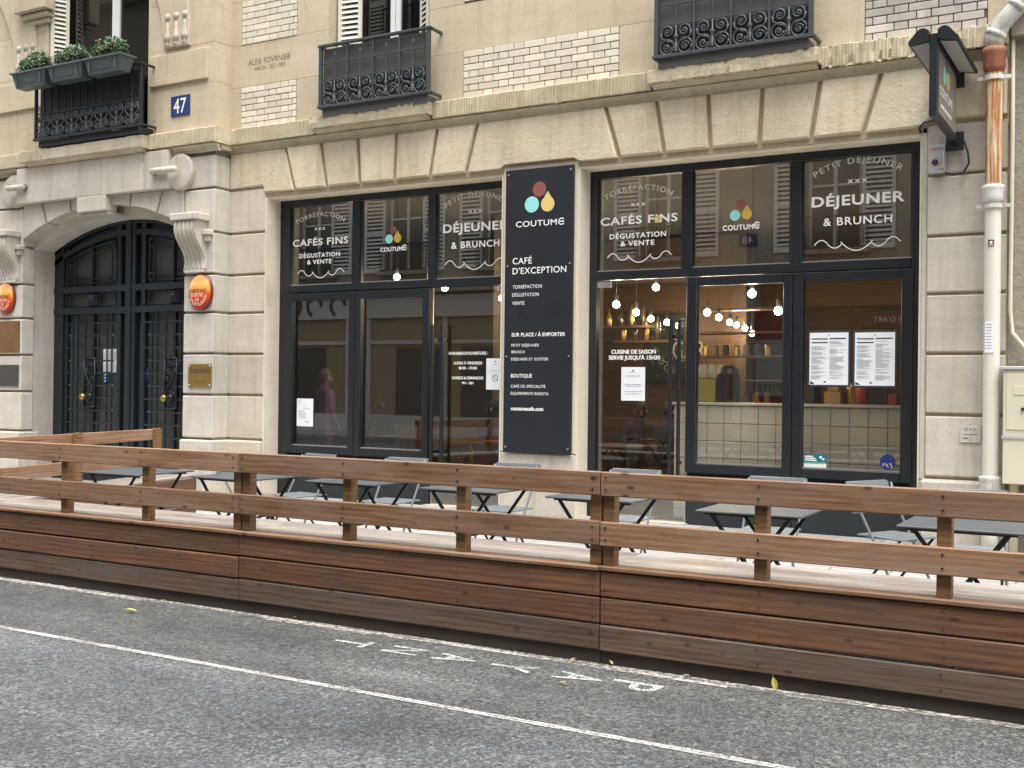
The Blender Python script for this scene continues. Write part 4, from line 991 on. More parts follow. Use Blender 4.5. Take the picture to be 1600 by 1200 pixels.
for z in (4.62, 4.02): MB().box(BXs-0.03, BXs+0.03, y1, -0.06, z-0.03, z+0.03).box(BXs-0.08, BXs+0.08, -0.06, -0.037, z-0.09, z+0.09, 0.004).build('wall_bracket', 'irondark', bs)
for s in (1, -1):
    xx = BXs+s*0.0215; mk = lambda pts: [(xx, -0.55-(s*1)*p, q) for p, q in pts]
    for (cy, cz, r_, mat) in ((-0.80 if s > 0 else -0.62, 4.46, 0.085, 'teal'), (-0.62 if s > 0 else -0.80, 4.45, 0.085, 'yellow'), (-0.71, 4.56, 0.06, 'brown')):
        mm = MB(); n = 24; mm.add([(xx, cy+r_*math.cos(2*math.pi*k/n), cz+r_*math.sin(2*math.pi*k/n)) for k in range(n)], [tuple(range(n))]); mm.build('logo_shape', mat, bs)
    mm = MB(); ya, yb = (-1.05, -0.35) if s > 0 else (-0.35, -1.05)
    put_text(mm, 'COUTUME', (xx, ya, 4.25), (xx, yb, 4.25), 0.075, bold=0.02); [mm.quad((xx, ya+s*(0.06+0.1*k), 4.14), (xx, ya+s*(0.13+0.1*k), 4.14), (xx, ya+s*(0.13+0.1*k), 4.17), (xx, ya+s*(0.06+0.1*k), 4.17)) for k in range(6)]
    mm.build('lettering', 'white', bs)
cb = MB().tube([(-1.62, -0.05, 4.02), (-1.58, -0.06, 3.9), (-1.57, -0.06, 3.8), (-1.62, -0.06, 3.71), (-1.70, -0.06, 3.70), (-1.78, -0.06, 3.72)], 0.011, 6).build('power_cable', 'cable', smooth=True)
tag(cb, 'black cable looping from the projecting sign into the switch box', 'cable')
cb = MB().tube([(-2.03, 0.05, 4.14), (-2.03, -0.03, 4.19), (-1.98, -0.06, 4.23), (-1.85, -0.06, 4.25), (-1.72, -0.08, 4.24)], 0.011, 6).build('power_cable', 'cable', smooth=True)
tag(cb, 'black cable running from the shop lintel corner up to the projecting sign', 'cable')
nb = empty('switch_box', (-1.85, -0.05, 3.73)); tag(nb, 'small galvanised switch box lettered in red beside the projecting sign', 'switch box')
MB().box(-1.925, -1.785, -0.075, -0.002, 3.74, 4.0, 0.004).build('case', 'steelbox', nb)
MB().box(-1.915, -1.80, -0.095, -0.0755, 3.725, 3.745).build('lip', 'steelbox', nb)
MB().box(-1.825, -1.79, -0.11, -0.0755, 3.77, 3.93, 0.006).build('lever', 'alu', nb)
m = MB(); m.lathe([(0.03, 0), (0.03, -0.006)], (-1.875, -0.0755, 3.83), 'y', 16); m.build('button', plain('button_maroon', (0.09, 0.02, 0.03, 1), 0.5), nb)
m = MB(); put_text(m, 'NEON', (-1.915, -0.0775, 3.945), (-1.80, -0.0775, 3.945), 0.03); m.build('lettering', plain('print_red', (0.45, 0.05, 0.05, 1), 0.6), nb)

# house number, ovals, plaques
hn = MB().box(-11.915, -11.555, PY-0.02, PY-0.0045, 5.315, 5.595, 0.003).build('house_number', 'blueplate', base=(-11.73, PY-0.01, 5.315)); tag(hn, 'blue enamel house number plate reading 47 on cream stone', 'number plate')
m = MB(); put_text(m, '47', (-11.86, PY-0.022, 5.355), (-11.62, PY-0.022, 5.355), 0.20, bold=0.004); m.build('numeral', 'white', hn)
def oval_sign(cx, cz, label):
    e = empty('oval_sign', (cx, PY-0.04, cz-0.24)); tag(e, label, 'sign', 'orange oval signs either side of the carriage door')
    n = 36
    m = MB(); rings = [(1.0, 0.0), (1.0, -0.03), (0.94, -0.045)]
    vs = [(cx+0.215*k*math.cos(2*math.pi*i/n), PY-0.005+y, cz+0.25*k*math.sin(2*math.pi*i/n)) for k, y in rings for i in range(n)]
    m.add(vs, [(j*n+i, j*n+(i+1) % n, (j+1)*n+(i+1) % n, (j+1)*n+i) for j in range(2) for i in range(n)]+[tuple(range(n))]); m.build('rim', 'ovalrim', e)
    m = MB(); rings = [(0.93, -0.045), (0.8, -0.056), (0.55, -0.066), (0.25, -0.071), (0.01, -0.072)]
    vs = [(cx+0.215*k*math.cos(2*math.pi*i/n), PY-0.005+y, cz+0.25*k*math.sin(2*math.pi*i/n)) for k, y in rings for i in range(n)]
    m.add(vs, [(j*n+i, j*n+(i+1) % n, (j+1)*n+(i+1) % n, (j+1)*n+i) for j in range(4) for i in range(n)]); m.build('face', 'oval', e, True)
    m = MB(); yy = PY-0.080
    put_text(m, 'JOUR ET NUIT', (cx-0.165, yy, cz+0.0), (cx+0.15, yy, cz+0.0), 0.042, bold=0.01); m.build('lettering', 'ink', e)
    pp = plain('print_pale', (0.8, 0.62, 0.5, 1), 0.6) if 'print_pale' not in bpy.data.materials else bpy.data.materials['print_pale']
    ml = []; put_text(ml, 'SORTIE', (cx-0.13, yy, cz-0.062), (cx+0.09, yy, cz-0.062), 0.045, bold=0.01); put_text(ml, 'DE', (cx-0.05, yy, cz-0.12), (cx+0.02, yy, cz-0.12), 0.04, bold=0.01); m = MB()
    v, f = glyphs('VOITURES', 0.01, 1.1); u0, u1 = v[:, 0].min(), v[:, 0].max(); out = []
    for x, y, _ in v:
        a = R_(205)+(x-u0)/(u1-u0)*R_(140); rr = 0.178-y/CAPH*0.045; out.append((cx+rr*math.cos(a)*0.95, yy, cz+rr*math.sin(a)*1.08))
    m.add(out, f); [q.build('lettering', pp, e) for q in ml+[m]]
    return e
oval_sign(-11.29, 2.86, 'glossy orange oval garage exit sign on the pilaster right of the arched door')
oval_sign(-15.40, 2.90, 'glossy orange oval garage exit sign on the pilaster left of the arched door')
bp = MB().box(-11.515, -11.035-0.05, PY-0.022, PY-0.002, 1.575, 1.885, 0.003).build('wall_plaque', 'brass', base=(-11.3, PY, 1.575)); tag(bp, 'square brass plaque with dark italic lettering right of the arched door', 'plaque')
m = MB(); put_text(m, 'futuribles', (-11.49, PY-0.024, 1.765), (-11.11, PY-0.024, 1.765), 0.075, bold=-0.005)
m.v = [(x+0.22*(z-1.765), y, z) for x, y, z in m.v]
for k, (a, b) in enumerate(((-11.42, -11.18), (-11.38, -11.22))): m.quad((a, PY-0.024, 1.655-0.025*k), (b, PY-0.024, 1.655-0.025*k), (b, PY-0.024, 1.660-0.025*k), (a, PY-0.024, 1.660-0.025*k))
m.build('lettering', 'ink', bp)
for x in (-11.49, -11.11):
    for z in (1.60, 1.86): MB().sphere((x, PY-0.024, z), 0.011, 8, 6).build('stud', 'alu', bp, True)
cp = MB().box(-15.62, -15.09, PY-0.02, PY-0.002, 2.06, 2.545, 0.003).build('wall_plaque', 'copperplate', base=(-15.3, PY, 2.06)); tag(cp, 'polished copper plaque below the left oval sign', 'plaque')
m = MB(); m.quad((-15.35, PY-0.022, 2.42), (-15.15, PY-0.022, 2.42), (-15.15, PY-0.022, 2.445), (-15.35, PY-0.022, 2.445))
for x0 in (-15.42, -15.2): m.quad((x0, PY-0.022, 2.12), (x0+0.08, PY-0.022, 2.12), (x0+0.08, PY-0.022, 2.128), (x0, PY-0.022, 2.128))
m.build('lettering', 'inksoft', cp)
dp = MB().box(-15.62, -15.105, PY-0.02, PY-0.002, 1.55, 1.875, 0.003).build('wall_plaque', 'darkplate', base=(-15.3, PY, 1.55)); tag(dp, 'dark bronze plaque under the copper one left of the arched door', 'plaque')
m = MB()
for k in range(4): m.quad((-15.58, PY-0.022, 1.80-0.05*k), (-15.2-0.03*(k % 2), PY-0.022, 1.80-0.05*k), (-15.2-0.03*(k % 2), PY-0.022, 1.81-0.05*k), (-15.58, PY-0.022, 1.81-0.05*k))
m.build('lettering', plain('worn_print', (0.11, 0.09, 0.08, 1), 0.5), dp)
gp = MB().box(-1.63, -1.445, -0.018, -0.002, 1.14, 1.30, 0.003).build('wall_plaque', 'oldpaint', base=(-1.54, -0.01, 1.14)); tag(gp, 'small whitewashed metal plaque with raised lettering by the drainpipe', 'plaque')
m = MB(); put_text(m, 'G A Z', (-1.59, -0.02, 1.255), (-1.49, -0.02, 1.255), 0.022)
m.quad((-1.6, -0.02, 1.215), (-1.47, -0.02, 1.215), (-1.47, -0.02, 1.22), (-1.6, -0.02, 1.22)); m.quad((-1.605, -0.02, 1.175), (-1.56, -0.02, 1.175), (-1.56, -0.02, 1.185), (-1.605, -0.02, 1.185)); m.build('lettering', 'inksoft', gp)

# papers on the glass
def notice(px, label, lines, y=GYP-0.006, group=None, mark=None, name='paper_notice'):
    (u0, v0, u1, v1) = px; P, Q = at(u0, v0, y), at(u1, v1, y); x0, x1, zt, zb = P[0], Q[0], P[2], Q[2]
    n = MB(); k = 5
    for i in range(k):
        a, b = x0+(x1-x0)*i/k, x0+(x1-x0)*(i+1)/k; ya, yb = y-0.004*math.sin(3.0*i/k), y-0.004*math.sin(3.0*(i+1)/k)
        n.add([(a, ya, zb), (b, yb, zb), (b, yb, zt), (a, ya, zt), (a, ya+0.001, zb), (b, yb+0.001, zb), (b, yb+0.001, zt), (a, ya+0.001, zt)], [(0, 1, 2, 3), (7, 6, 5, 4), (0, 4, 5, 1), (3, 2, 6, 7)])
    o = n.build(name, 'paper', base=((x0+x1)/2, y, zb)); tag(o, label, 'notice', group)
    W, H = x1-x0, zt-zb; m = MB(); yl = y-0.0055
    for (a, b, t, h) in lines:
        z = zt-H*t; m.quad((x0+W*a, yl, z), (x0+W*b, yl, z), (x0+W*b, yl, z+H*h), (x0+W*a, yl, z+H*h))
    m.build('print', 'paperline', o)
    if mark == 'no':
        c = MB(); cx, cz = (x0+x1)/2, zb+H*0.37; r = W*0.15
        arc_ribbon(c, [(cx+r*math.cos(t), cz+r*math.sin(t)) for t in np.linspace(0, 2*math.pi, 24)], 0.008, yl); arc_ribbon(c, [(cx-r*0.7, cz+r*0.7), (cx+r*0.7, cz-r*0.7)], 0.008, yl); c.build('symbol', plain('print_teal', sr(50, 130, 150), 0.7), o)
    if mark in ('no', 'logo'):
        c = MB(); cx, cz = (x0+x1)/2, zt-H*0.10; c.add([(cx-W*0.05, yl, cz-H*0.02), (cx+W*0.05, yl, cz-H*0.02), (cx, yl, cz+H*0.03)], [(0, 1, 2)]); c.build('logo_mark', 'ink', o)
    return o
notice((464, 622.5, 489, 666.5), 'white letter sheet low on the far left window leaf', [(0.1, 0.3, 0.1, 0.012), (0.1, 0.25, 0.16, 0.012), (0.4, 0.55, 0.28, 0.012), (0.4, 0.8, 0.36, 0.012)]+[(0.12, 0.12+0.5*random.random()+0.2, 0.44+0.05*k, 0.011) for k in range(6)]+[(0.55, 0.75, 0.85, 0.03)])
notice((760, 560, 788, 609), 'white sheet with a blue no entry symbol on the left glass door', [(0.3, 0.7, 0.2, 0.008), (0.2, 0.75, 0.40, 0.01), (0.05, 0.95, 0.445, 0.006)], mark='no')
notice((971, 573.5, 1007.5, 626.5), 'white sheet with centred lines of print on the right glass door', [(0.35, 0.6, 0.16, 0.008), (0.2, 0.8, 0.27, 0.014), (0.42, 0.58, 0.33, 0.005), (0.15, 0.85, 0.52, 0.012), (0.18, 0.82, 0.57, 0.012), (0.1, 0.9, 0.73, 0.012), (0.2, 0.8, 0.80, 0.012)], mark='logo')
def menu(px, label):
    (u0, v0, u1, v1) = px; y = GYP-0.012; P, Q = at(u0, v0, y), at(u1, v1, y); x0, x1, zt, zb = P[0], Q[0], P[2], Q[2]; W, H = x1-x0, zt-zb
    e = empty('menu_board', ((x0+x1)/2, y, zb)); tag(e, label, 'menu', 'framed menus on the right window leaf')
    MB().box(x0, x1, y-0.006, y+0.008, zb, zt, 0.002).build('frame', 'ink', e)
    MB().box(x0+0.022, x1-0.022, y-0.009, y-0.0062, zb+0.022, zt-0.022).build('sheet', 'paper', e)
    m = MB(); yl = y-0.0105; ax, bx = x0+0.022, x1-0.022; w = bx-ax
    Hh = zt-zb-0.044; top = zt-0.022
    for (a, b, t) in ((0.05, 0.47, 0.13), (0.52, 0.94, 0.125), (0.05, 0.47, 0.20)):
        m.quad((ax+w*a, yl, top-Hh*t), (ax+w*b, yl, top-Hh*t), (ax+w*b, yl, top-Hh*t+0.012), (ax+w*a, yl, top-Hh*t+0.012))
    m.add([(ax+w*0.48, yl, top-Hh*0.06), (ax+w*0.52, yl, top-Hh*0.06), (ax+w*0.5, yl, top-Hh*0.03)], [(0, 1, 2)])
    m.add([(ax+w*0.02, yl, top-Hh*0.985), (ax+w*0.14, yl, top-Hh*0.985), (ax+w*0.09, yl, top-Hh*0.95), (ax+w*0.02, yl, top-Hh*0.93)], [(0, 1, 2, 3)])
    m.quad((ax+w*0.38, yl, top-Hh*0.96), (ax+w*0.43, yl, top-Hh*0.96), (ax+w*0.43, yl, top-Hh*0.93), (ax+w*0.38, yl, top-Hh*0.93)); m.build('print_bold', 'ink', e)
    m = MB()
    for c0, c1 in ((0.05, 0.47), (0.52, 0.94)):
        t = 0.25 if c0 < 0.3 else 0.17
        while t < 0.90:
            if random.random() < 0.82:
                b = c0+(c1-c0)*random.uniform(0.35, 0.98); m.quad((ax+w*c0, yl, top-Hh*t), (ax+w*b, yl, top-Hh*t), (ax+w*b, yl, top-Hh*t+0.0032), (ax+w*c0, yl, top-Hh*t+0.0032))
            t += 0.0165
    m.build('print', 'paperline', e)
menu((1262.5, 517, 1328.5, 605), 'black framed white menu, the left one of the pair on the right window')
menu((1333, 516.5, 1401.5, 606.5), 'black framed white menu, the right one of the pair on the right window')
# stickers
y = GYP-0.005; P, Q = at(1256, 709, y), at(1291, 733, y)
st = MB().box(P[0], Q[0], y, y+0.001, Q[2], P[2]).build('window_sticker', plain('sticker_teal', sr(28, 104, 120), 0.5), base=(P[0], y, Q[2])); tag(st, 'rectangular teal and white sticker in the lower left corner of the menu window', 'sticker')
H = P[2]-Q[2]; W = Q[0]-P[0]
MB().quad((P[0], y-0.001, Q[2]), (Q[0], y-0.001, Q[2]), (Q[0], y-0.001, Q[2]+H*0.38), (P[0], y-0.001, Q[2]+H*0.38)).build('white_band', 'white', st)
MB().quad((P[0], y-0.002, Q[2]+H*0.34), (Q[0], y-0.002, Q[2]+H*0.34), (Q[0], y-0.002, Q[2]+H*0.46), (P[0], y-0.002, Q[2]+H*0.46)).build('green_band', plain('sticker_green', sr(70, 180, 160), 0.5), st)
m = MB(); [m.quad((P[0]+0.01, y-0.001, P[2]-zz), (P[0]+W*ww, y-0.001, P[2]-zz), (P[0]+W*ww, y-0.001, P[2]-zz+0.012), (P[0]+0.01, y-0.001, P[2]-zz+0.012)) for zz, ww in ((0.03, 0.42), (0.05, 0.52), (0.07, 0.58))]; disc(m, P[0]+W*0.75, P[2]-0.03, 0.014, y-0.001); disc(m, P[0]+W*0.87, P[2]-0.05, 0.012, y-0.001); m.build('print', 'white', st)
P = at(1387, 722, y); r = 0.078
m = MB(); m.lathe([(r, 0.0), (r, -0.0015)], (P[0], y, P[2]), 'y', 24); st = m.build('window_sticker', plain('sticker_blue', sr(30, 40, 110), 0.5), base=(P[0], y, P[2]-r)); tag(st, 'round dark blue sticker low in the menu window', 'sticker')
m = MB()
for k in range(14): disc(m, P[0]+r*0.8*random.uniform(-.8, .8), P[2]-r*0.45+r*0.45*random.uniform(-.6, .6), r*random.uniform(.06, .13), y-0.003, 6)
m.build('print', plain('sticker_pale', sr(190, 185, 200), 0.6), st)
# sheets behind the carriage door grille
for (u0, v0, u1, v1), mat, lab in (((161, 544, 181, 584), 'paper', 'crumpled white sheets taped behind the left leaf grille of the carriage door'),):
    P, Q = at(u0, v0, DY+0.06), at(u1, v1, DY+0.06)
    n = MB().box(P[0], (P[0]+Q[0])/2+0.02, DY+0.068, DY+0.072, Q[2]+0.03, P[2], 0).box((P[0]+Q[0])/2+0.03, Q[0], DY+0.066, DY+0.070, Q[2], P[2]); o = n.build('paper_notice', mat, base=(P[0], DY, Q[2])); tag(o, lab, 'notice')
MAT['bluecard'] = plain('blue_card', sr(52, 104, 170), 0.5)
for (u0, v0, u1, v1), lab in (((162, 581, 170, 595), 'small blue sticker under the white sheets on the carriage door'), ((224, 576, 231, 595), 'small blue sticker on the right leaf of the carriage door')):
    P, Q = at(u0, v0, DY+0.05), at(u1, v1, DY+0.05); o = MB().box(P[0], Q[0], DY+0.05, DY+0.053, Q[2], P[2]).build('door_sticker', 'bluecard', base=(P[0], DY, Q[2])); tag(o, lab, 'sticker')
    m = MB()
    for k in range(3): m.quad((P[0]+0.02, DY+0.048, P[2]-0.05-0.05*k), (Q[0]-0.03, DY+0.048, P[2]-0.05-0.05*k), (Q[0]-0.03, DY+0.048, P[2]-0.035-0.05*k), (P[0]+0.02, DY+0.048, P[2]-0.035-0.05*k))
    m.build('print', 'white', o)

# drainpipe
dpz = empty('drainpipe', (-1.345, -0.13, 0.0)); tag(dpz, 'rust streaked cream cast iron drainpipe at the right end of the facade', 'drainpipe')
px_, py_ = -1.345, -0.135
MB().tube([(px_, py_, z) for z in np.linspace(0.12, 4.68, 24)], 0.073, 16).build('pipe', 'pipe', dpz, True)
MB().lathe([(0.085, 4.62), (0.10, 4.66), (0.095, 4.78), (0.105, 4.80), (0.105, 4.84), (0.08, 4.85)], (px_, py_, 0), 'z', 18).build('collar', 'rust', dpz, True)
for z in (3.42, 0.70): MB().lathe([(0.08, z-0.03), (0.10, z), (0.09, z+0.05), (0.10, z+0.1), (0.105, z+0.13), (0.08, z+0.14)], (px_, py_, 0), 'z', 18).build('collar', 'oldpaint', dpz, True)
for z in (3.36, 4.56):
    MB().lathe([(0.080, z-0.02), (0.092, z-0.02), (0.092, z+0.02), (0.080, z+0.02)], (px_, py_, 0), 'z', 18).box(px_-0.15, px_-0.09, py_-0.02, py_+0.02, z-0.018, z+0.018, 0.004).box(px_+0.09, px_+0.15, py_-0.02, py_+0.02, z-0.018, z+0.018, 0.004).box(px_-0.02, px_+0.02, py_+0.075, -0.02, z-0.015, z+0.015).build('clamp', 'oldpaint', dpz, False)
el = [(px_, py_, 4.83), (px_, py_, 4.95), (px_+0.06, py_, 5.06), (px_+0.18, py_, 5.19), (px_+0.30, py_, 5.33), (px_+0.34, py_, 5.45), (px_+0.35, py_, 6.2)]
MB().tube(el, 0.085, 16).build('elbow', 'oldpaint', dpz, True)
for a in (1, 3): MB().tube([Vector(el[a]), Vector(el[a])+(Vector(el[a+1])-Vector(el[a])).normalized()*0.05], 0.097, 16).build('collar', 'oldpaint', dpz, True)
o = MB().box(px_-0.05, px_+0.03, py_-0.0775, py_-0.0735, 1.99, 2.28).build('street_flyer', 'paper', base=(px_, py_, 2.0)); 
m = MB()
for k in range(9): m.quad((px_-0.045, py_-0.079, 2.25-0.028*k), (px_+0.0+0.02*random.random(), py_-0.079, 2.25-0.028*k), (px_+0.0+0.02*random.random(), py_-0.079, 2.256-0.028*k), (px_-0.045, py_-0.079, 2.256-0.028*k))
m.build('print', 'paperline', o); tag(o, 'torn printed flyer pasted on the drainpipe', 'flyer')
o = MB().box(px_-0.03, px_+0.02, py_-0.0775, py_-0.0735, 2.98, 3.04).build('pipe_sticker', plain('sticker_maroon', (0.10, 0.02, 0.035, 1), 0.5), base=(px_, py_, 2.98)); tag(o, 'small dark square sticker on the drainpipe', 'sticker')
m = MB(); disc(m, px_-0.004, 3.015, 0.013, py_-0.079); m.quad((px_-0.022, py_-0.079, 2.988), (px_+0.012, py_-0.079, 2.988), (px_+0.012, py_-0.079, 2.995), (px_-0.022, py_-0.079, 2.995)); m.build('print', 'white', o)
cd_ = MB().tube([(-1.20, -0.02, 5.4), (-1.195, -0.02, 4.0), (-1.20, -0.02, 2.4), (-1.18, -0.03, 2.18), (-1.10, -0.05, 2.08), (-1.04, -0.06, 2.0), (-1.03, -0.08, 1.86)], 0.019, 8).build('conduit', 'box', smooth=True); tag(cd_, 'thin painted conduit running down the wall joint to the meter box', 'conduit')
# gas meter cabinet
mc = empty('meter_box', (-1.05, -0.15, SW)); tag(mc, 'cream metal gas meter cabinet on the wall right of the drainpipe', 'meter box')
MB().box(-1.23, -0.62, -0.26, 0.0, 0.78, 1.83, 0.008).build('cabinet', 'box', mc); MB().box(-1.255, -0.60, -0.28, 0.0, 1.832, 1.86, 0.004).build('lid', 'steelbox', mc)
MB().box(-1.20, -0.64, -0.268, -0.2605, 1.28, 1.80, 0.003).build('door', 'box', mc); MB().box(-1.24, -0.61, -0.272, -0.2605, 1.20, 1.225).build('strap', 'steelbox', mc)
MB().box(-1.14, -1.02, -0.274, -0.2685, 1.60, 1.68, 0.002).build('plate', 'box', mc); MB().lathe([(0.016, 0), (0.016, -0.02)], (-1.06, -0.2685, 1.47), 'y', 10).build('lock', 'irondark', mc)
for x in (-1.14, -1.0): MB().tube([(x, -0.15, SW), (x, -0.15, 0.779)], 0.04, 10).build('pipe', 'box', mc, True)

# neighbouring house on the right
nbz = empty('rendered_building', (2.0, 0.3, 0.0)); tag(nbz, 'neighbouring building of rough grey brown render at the right edge', 'building')
MB().box(-1.222, 8, 0.02, 0.6, 0, 9).build('wall', 'render', nbz)
MB().box(-1.215, 8, -0.03, 0.02, 0, 0.8, 0.01).build('plinth', 'render', nbz); MB().box(-1.215, 8, -0.08, 0.02, 4.95, 5.15, 0.01).build('string_course', 'render', nbz)

# ------------------------------------------------------------------ planters on the portal balcony
def planter(xc, label, slabel):
    e = empty('planter_box', (xc, -0.78, 5.93)); tag(e, label, 'planter', 'window box planters on the balcony rail')
    def tr(z, hx, hy): return [(xc-hx, -0.75-hy, z), (xc+hx, -0.75-hy, z), (xc+hx, -0.75+hy, z), (xc-hx, -0.75+hy, z)]
    m = MB(); m.add(tr(5.90, 0.31, 0.085)+tr(6.10, 0.36, 0.125), [(3, 2, 1, 0), (0, 1, 5, 4), (1, 2, 6, 5), (2, 3, 7, 6), (3, 0, 4, 7)]); m.build('box', 'planter', e)
    m = MB(); m.box(xc-0.385, xc+0.385, -0.90, -0.865, 6.10, 6.125, 0.004).box(xc-0.385, xc+0.385, -0.635, -0.60, 6.10, 6.125, 0.004).box(xc-0.385, xc-0.35, -0.865, -0.635, 6.10, 6.125).box(xc+0.35, xc+0.385, -0.865, -0.635, 6.10, 6.125); m.build('rim', 'planter', e)
    m = MB()
    for s in (-1, 1):
        m.box(xc+s*0.26-0.008, xc+s*0.26+0.008, -0.882, -0.85, 5.93, 6.09); 
    m.tube([(xc-0.16, -0.865, 6.05), (xc+0.16, -0.865, 6.05), (xc+0.16, -0.852, 5.97), (xc-0.16, -0.852, 5.97), (xc-0.16, -0.865, 6.05)], 0.006, 4); m.build('relief', 'planter', e)
    MB().box(xc-0.345, xc+0.345, -0.86, -0.64, 6.06, 6.085).build('soil', 'soil', e)
    s = empty('boxwood_shrub', (xc, -0.75, 6.08)); tag(s, slabel, 'shrub', 'clipped shrubs in the window boxes')
    m = MB(); st = MB()
    N = 2600
    bl = [(xc-0.15, 0.17, 0.165), (xc+0.14, 0.19, 0.18), (xc-0.01, 0.16, 0.17), (xc+random.uniform(-.08, .08), 0.24, 0.15), (xc+random.uniform(-.2, .2), 0.2, 0.13)]
    for i in range(N):
        bx, bz, br = bl[i % len(bl)]
        d = rng.normal(size=3); d /= np.linalg.norm(d); rr = br*(0.70+0.30*rng.random()+0.22*rng.random()**6); p = np.array([bx, -0.75, 6.05+bz])+d*rr*np.array([1.0, 0.82, 0.88])
        if p[2] < 6.07: continue
        n = d+rng.normal(size=3)*0.7; n /= np.linalg.norm(n); t = np.cross(n, rng.normal(size=3)); t /= np.linalg.norm(t); b = np.cross(n, t); L, w = 0.021, 0.012
        m.add([p-t*L, p+b*w, p+t*L, p-b*w], [(0, 1, 2, 3)])
    m.build('foliage', 'leaf', s)
    for bx, bz, br in bl: st.tube([(xc+(bx-xc)*0.3, -0.75, 6.08), (bx, -0.75, 6.05+bz)], 0.008, 5); st.sphere((bx, -0.75, 6.05+bz), br*0.66, 10, 6)
    st.build('stem', 'soil', s)
planter(-12.66, 'slate coloured window box planter at the right end of the balcony rail', 'rounded boxwood shrub in the right window box')
planter(-13.44, 'slate coloured window box planter in the middle of the balcony rail', 'rounded boxwood shrub in the middle window box')
planter(-14.22, 'slate coloured window box planter at the left end of the balcony rail', 'rounded boxwood shrub in the left window box')

# ================================================================== CAFE INTERIOR
IX0, IX1, IY0, IY1, IZ = -16.5, -1.9, 0.45, 8.0, 3.98
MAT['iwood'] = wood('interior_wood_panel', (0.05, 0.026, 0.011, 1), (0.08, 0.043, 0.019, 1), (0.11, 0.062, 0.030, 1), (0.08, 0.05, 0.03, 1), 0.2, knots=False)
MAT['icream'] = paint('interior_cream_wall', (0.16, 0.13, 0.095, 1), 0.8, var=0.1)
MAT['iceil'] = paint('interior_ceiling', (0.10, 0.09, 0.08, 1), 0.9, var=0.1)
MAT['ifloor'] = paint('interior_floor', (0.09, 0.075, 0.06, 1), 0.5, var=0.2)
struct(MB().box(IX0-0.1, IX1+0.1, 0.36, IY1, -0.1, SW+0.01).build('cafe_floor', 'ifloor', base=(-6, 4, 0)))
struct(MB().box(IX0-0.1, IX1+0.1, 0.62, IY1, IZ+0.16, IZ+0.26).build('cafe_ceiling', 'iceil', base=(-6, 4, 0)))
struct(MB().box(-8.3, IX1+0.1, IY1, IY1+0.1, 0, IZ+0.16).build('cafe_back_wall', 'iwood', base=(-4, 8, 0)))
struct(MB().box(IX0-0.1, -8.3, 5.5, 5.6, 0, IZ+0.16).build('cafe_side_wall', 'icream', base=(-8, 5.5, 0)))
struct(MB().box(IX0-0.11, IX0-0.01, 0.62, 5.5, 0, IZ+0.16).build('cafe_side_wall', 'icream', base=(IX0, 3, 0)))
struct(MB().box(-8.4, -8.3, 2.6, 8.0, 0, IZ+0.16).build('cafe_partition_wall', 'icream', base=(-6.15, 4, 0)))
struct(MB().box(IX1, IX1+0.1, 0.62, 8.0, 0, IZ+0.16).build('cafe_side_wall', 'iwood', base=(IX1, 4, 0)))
for k, x in enumerate(np.arange(-6.0, -2.0, 0.42)): pass
# tiled counter
ct = empty('counter', (-3.2, 1.6, SW)); tag(ct, 'cafe counter faced with large pale square tiles behind the right windows', 'counter')
cx0, cx1, cyf, cz1 = -4.86, -1.95, 0.78, 1.47
MB().box(cx0, cx1, cyf+0.012, cyf+0.7, SW, cz1-0.03).build('body', plain('grout', (0.13, 0.115, 0.09, 1), 0.9), ct)
MB().box(cx0-0.02, cx1, cyf-0.02, cyf+0.72, cz1-0.03, cz1, 0.004).build('counter_top', plain('counter_top_pale', (0.62, 0.58, 0.5, 1), 0.4), ct)
MAT['tile'] = paint('glazed_tile', (0.72, 0.66, 0.56, 1), 0.35, var=0.05)
tme = MB().box(0.003, 0.197, 0, 0.012, 0.003, 0.197, 0.003).mesh('tile', 'tile')
z = cz1-0.035-0.2
while z > SW-0.15:
    x = cx0
    while x < cx1-0.1:
        link_mesh('tile', tme, ct, (x-(-3.2), cyf-0.001-1.6, z-SW)); x += 0.2
    z -= 0.2
# things on the counter
def item(name, m, mat, label, cat, smooth=False):
    o = m.build(name, mat, smooth=smooth); tag(o, label, cat); return o
zc = cz1+0.001
P = at(1108, 628, 1.5)
def cx_at(u, y=1.45): return float(at(u, 620, y)[0])
item('storage_crate', MB().box(cx_at(1093), cx_at(1123), 1.35, 1.7, zc, zc+0.27, 0.01), plain('olive_crate', (0.30, 0.27, 0.08, 1), 0.6), 'olive yellow crate standing on the tiled counter', 'crate')
bagm = plain('bag_paper', (0.45, 0.42, 0.36, 1), 0.8)
for dx, wd in ((-0.03, 'left'), (0.09, 'middle'), (0.2, 'right')):
    x_ = cx_at(1100)+dx; m = MB().lathe([(0.055, zc+0.272), (0.072, zc+0.29), (0.078, zc+0.36), (0.06, zc+0.42), (0.05, zc+0.435), (0.056, zc+0.455)], (x_, 1.5, 0), 'z', 9)
    item('paper_bag', m, bagm, f'pale rolled paper bag on the olive crate, the {wd} one', 'bag')
m = MB().box(cx_at(1126), cx_at(1144), 1.3, 1.75, zc, zc+0.34, 0.02).lathe([(0.12, zc+0.341), (0.11, zc+0.40), (0.06, zc+0.44)], (cx_at(1135), 1.52, 0), 'z', 14)
item('coffee_grinder', m, plain('grinder_black', (0.02, 0.02, 0.022, 1), 0.35), 'black coffee grinder beside the olive crate', 'coffee grinder')
m = MB().lathe([(0.1, zc+0.9), (0.08, zc+0.75), (0.02, zc+0.5), (0.015, zc+0.45)], (cx_at(1138, 1.9), 1.9, 0), 'z', 14)
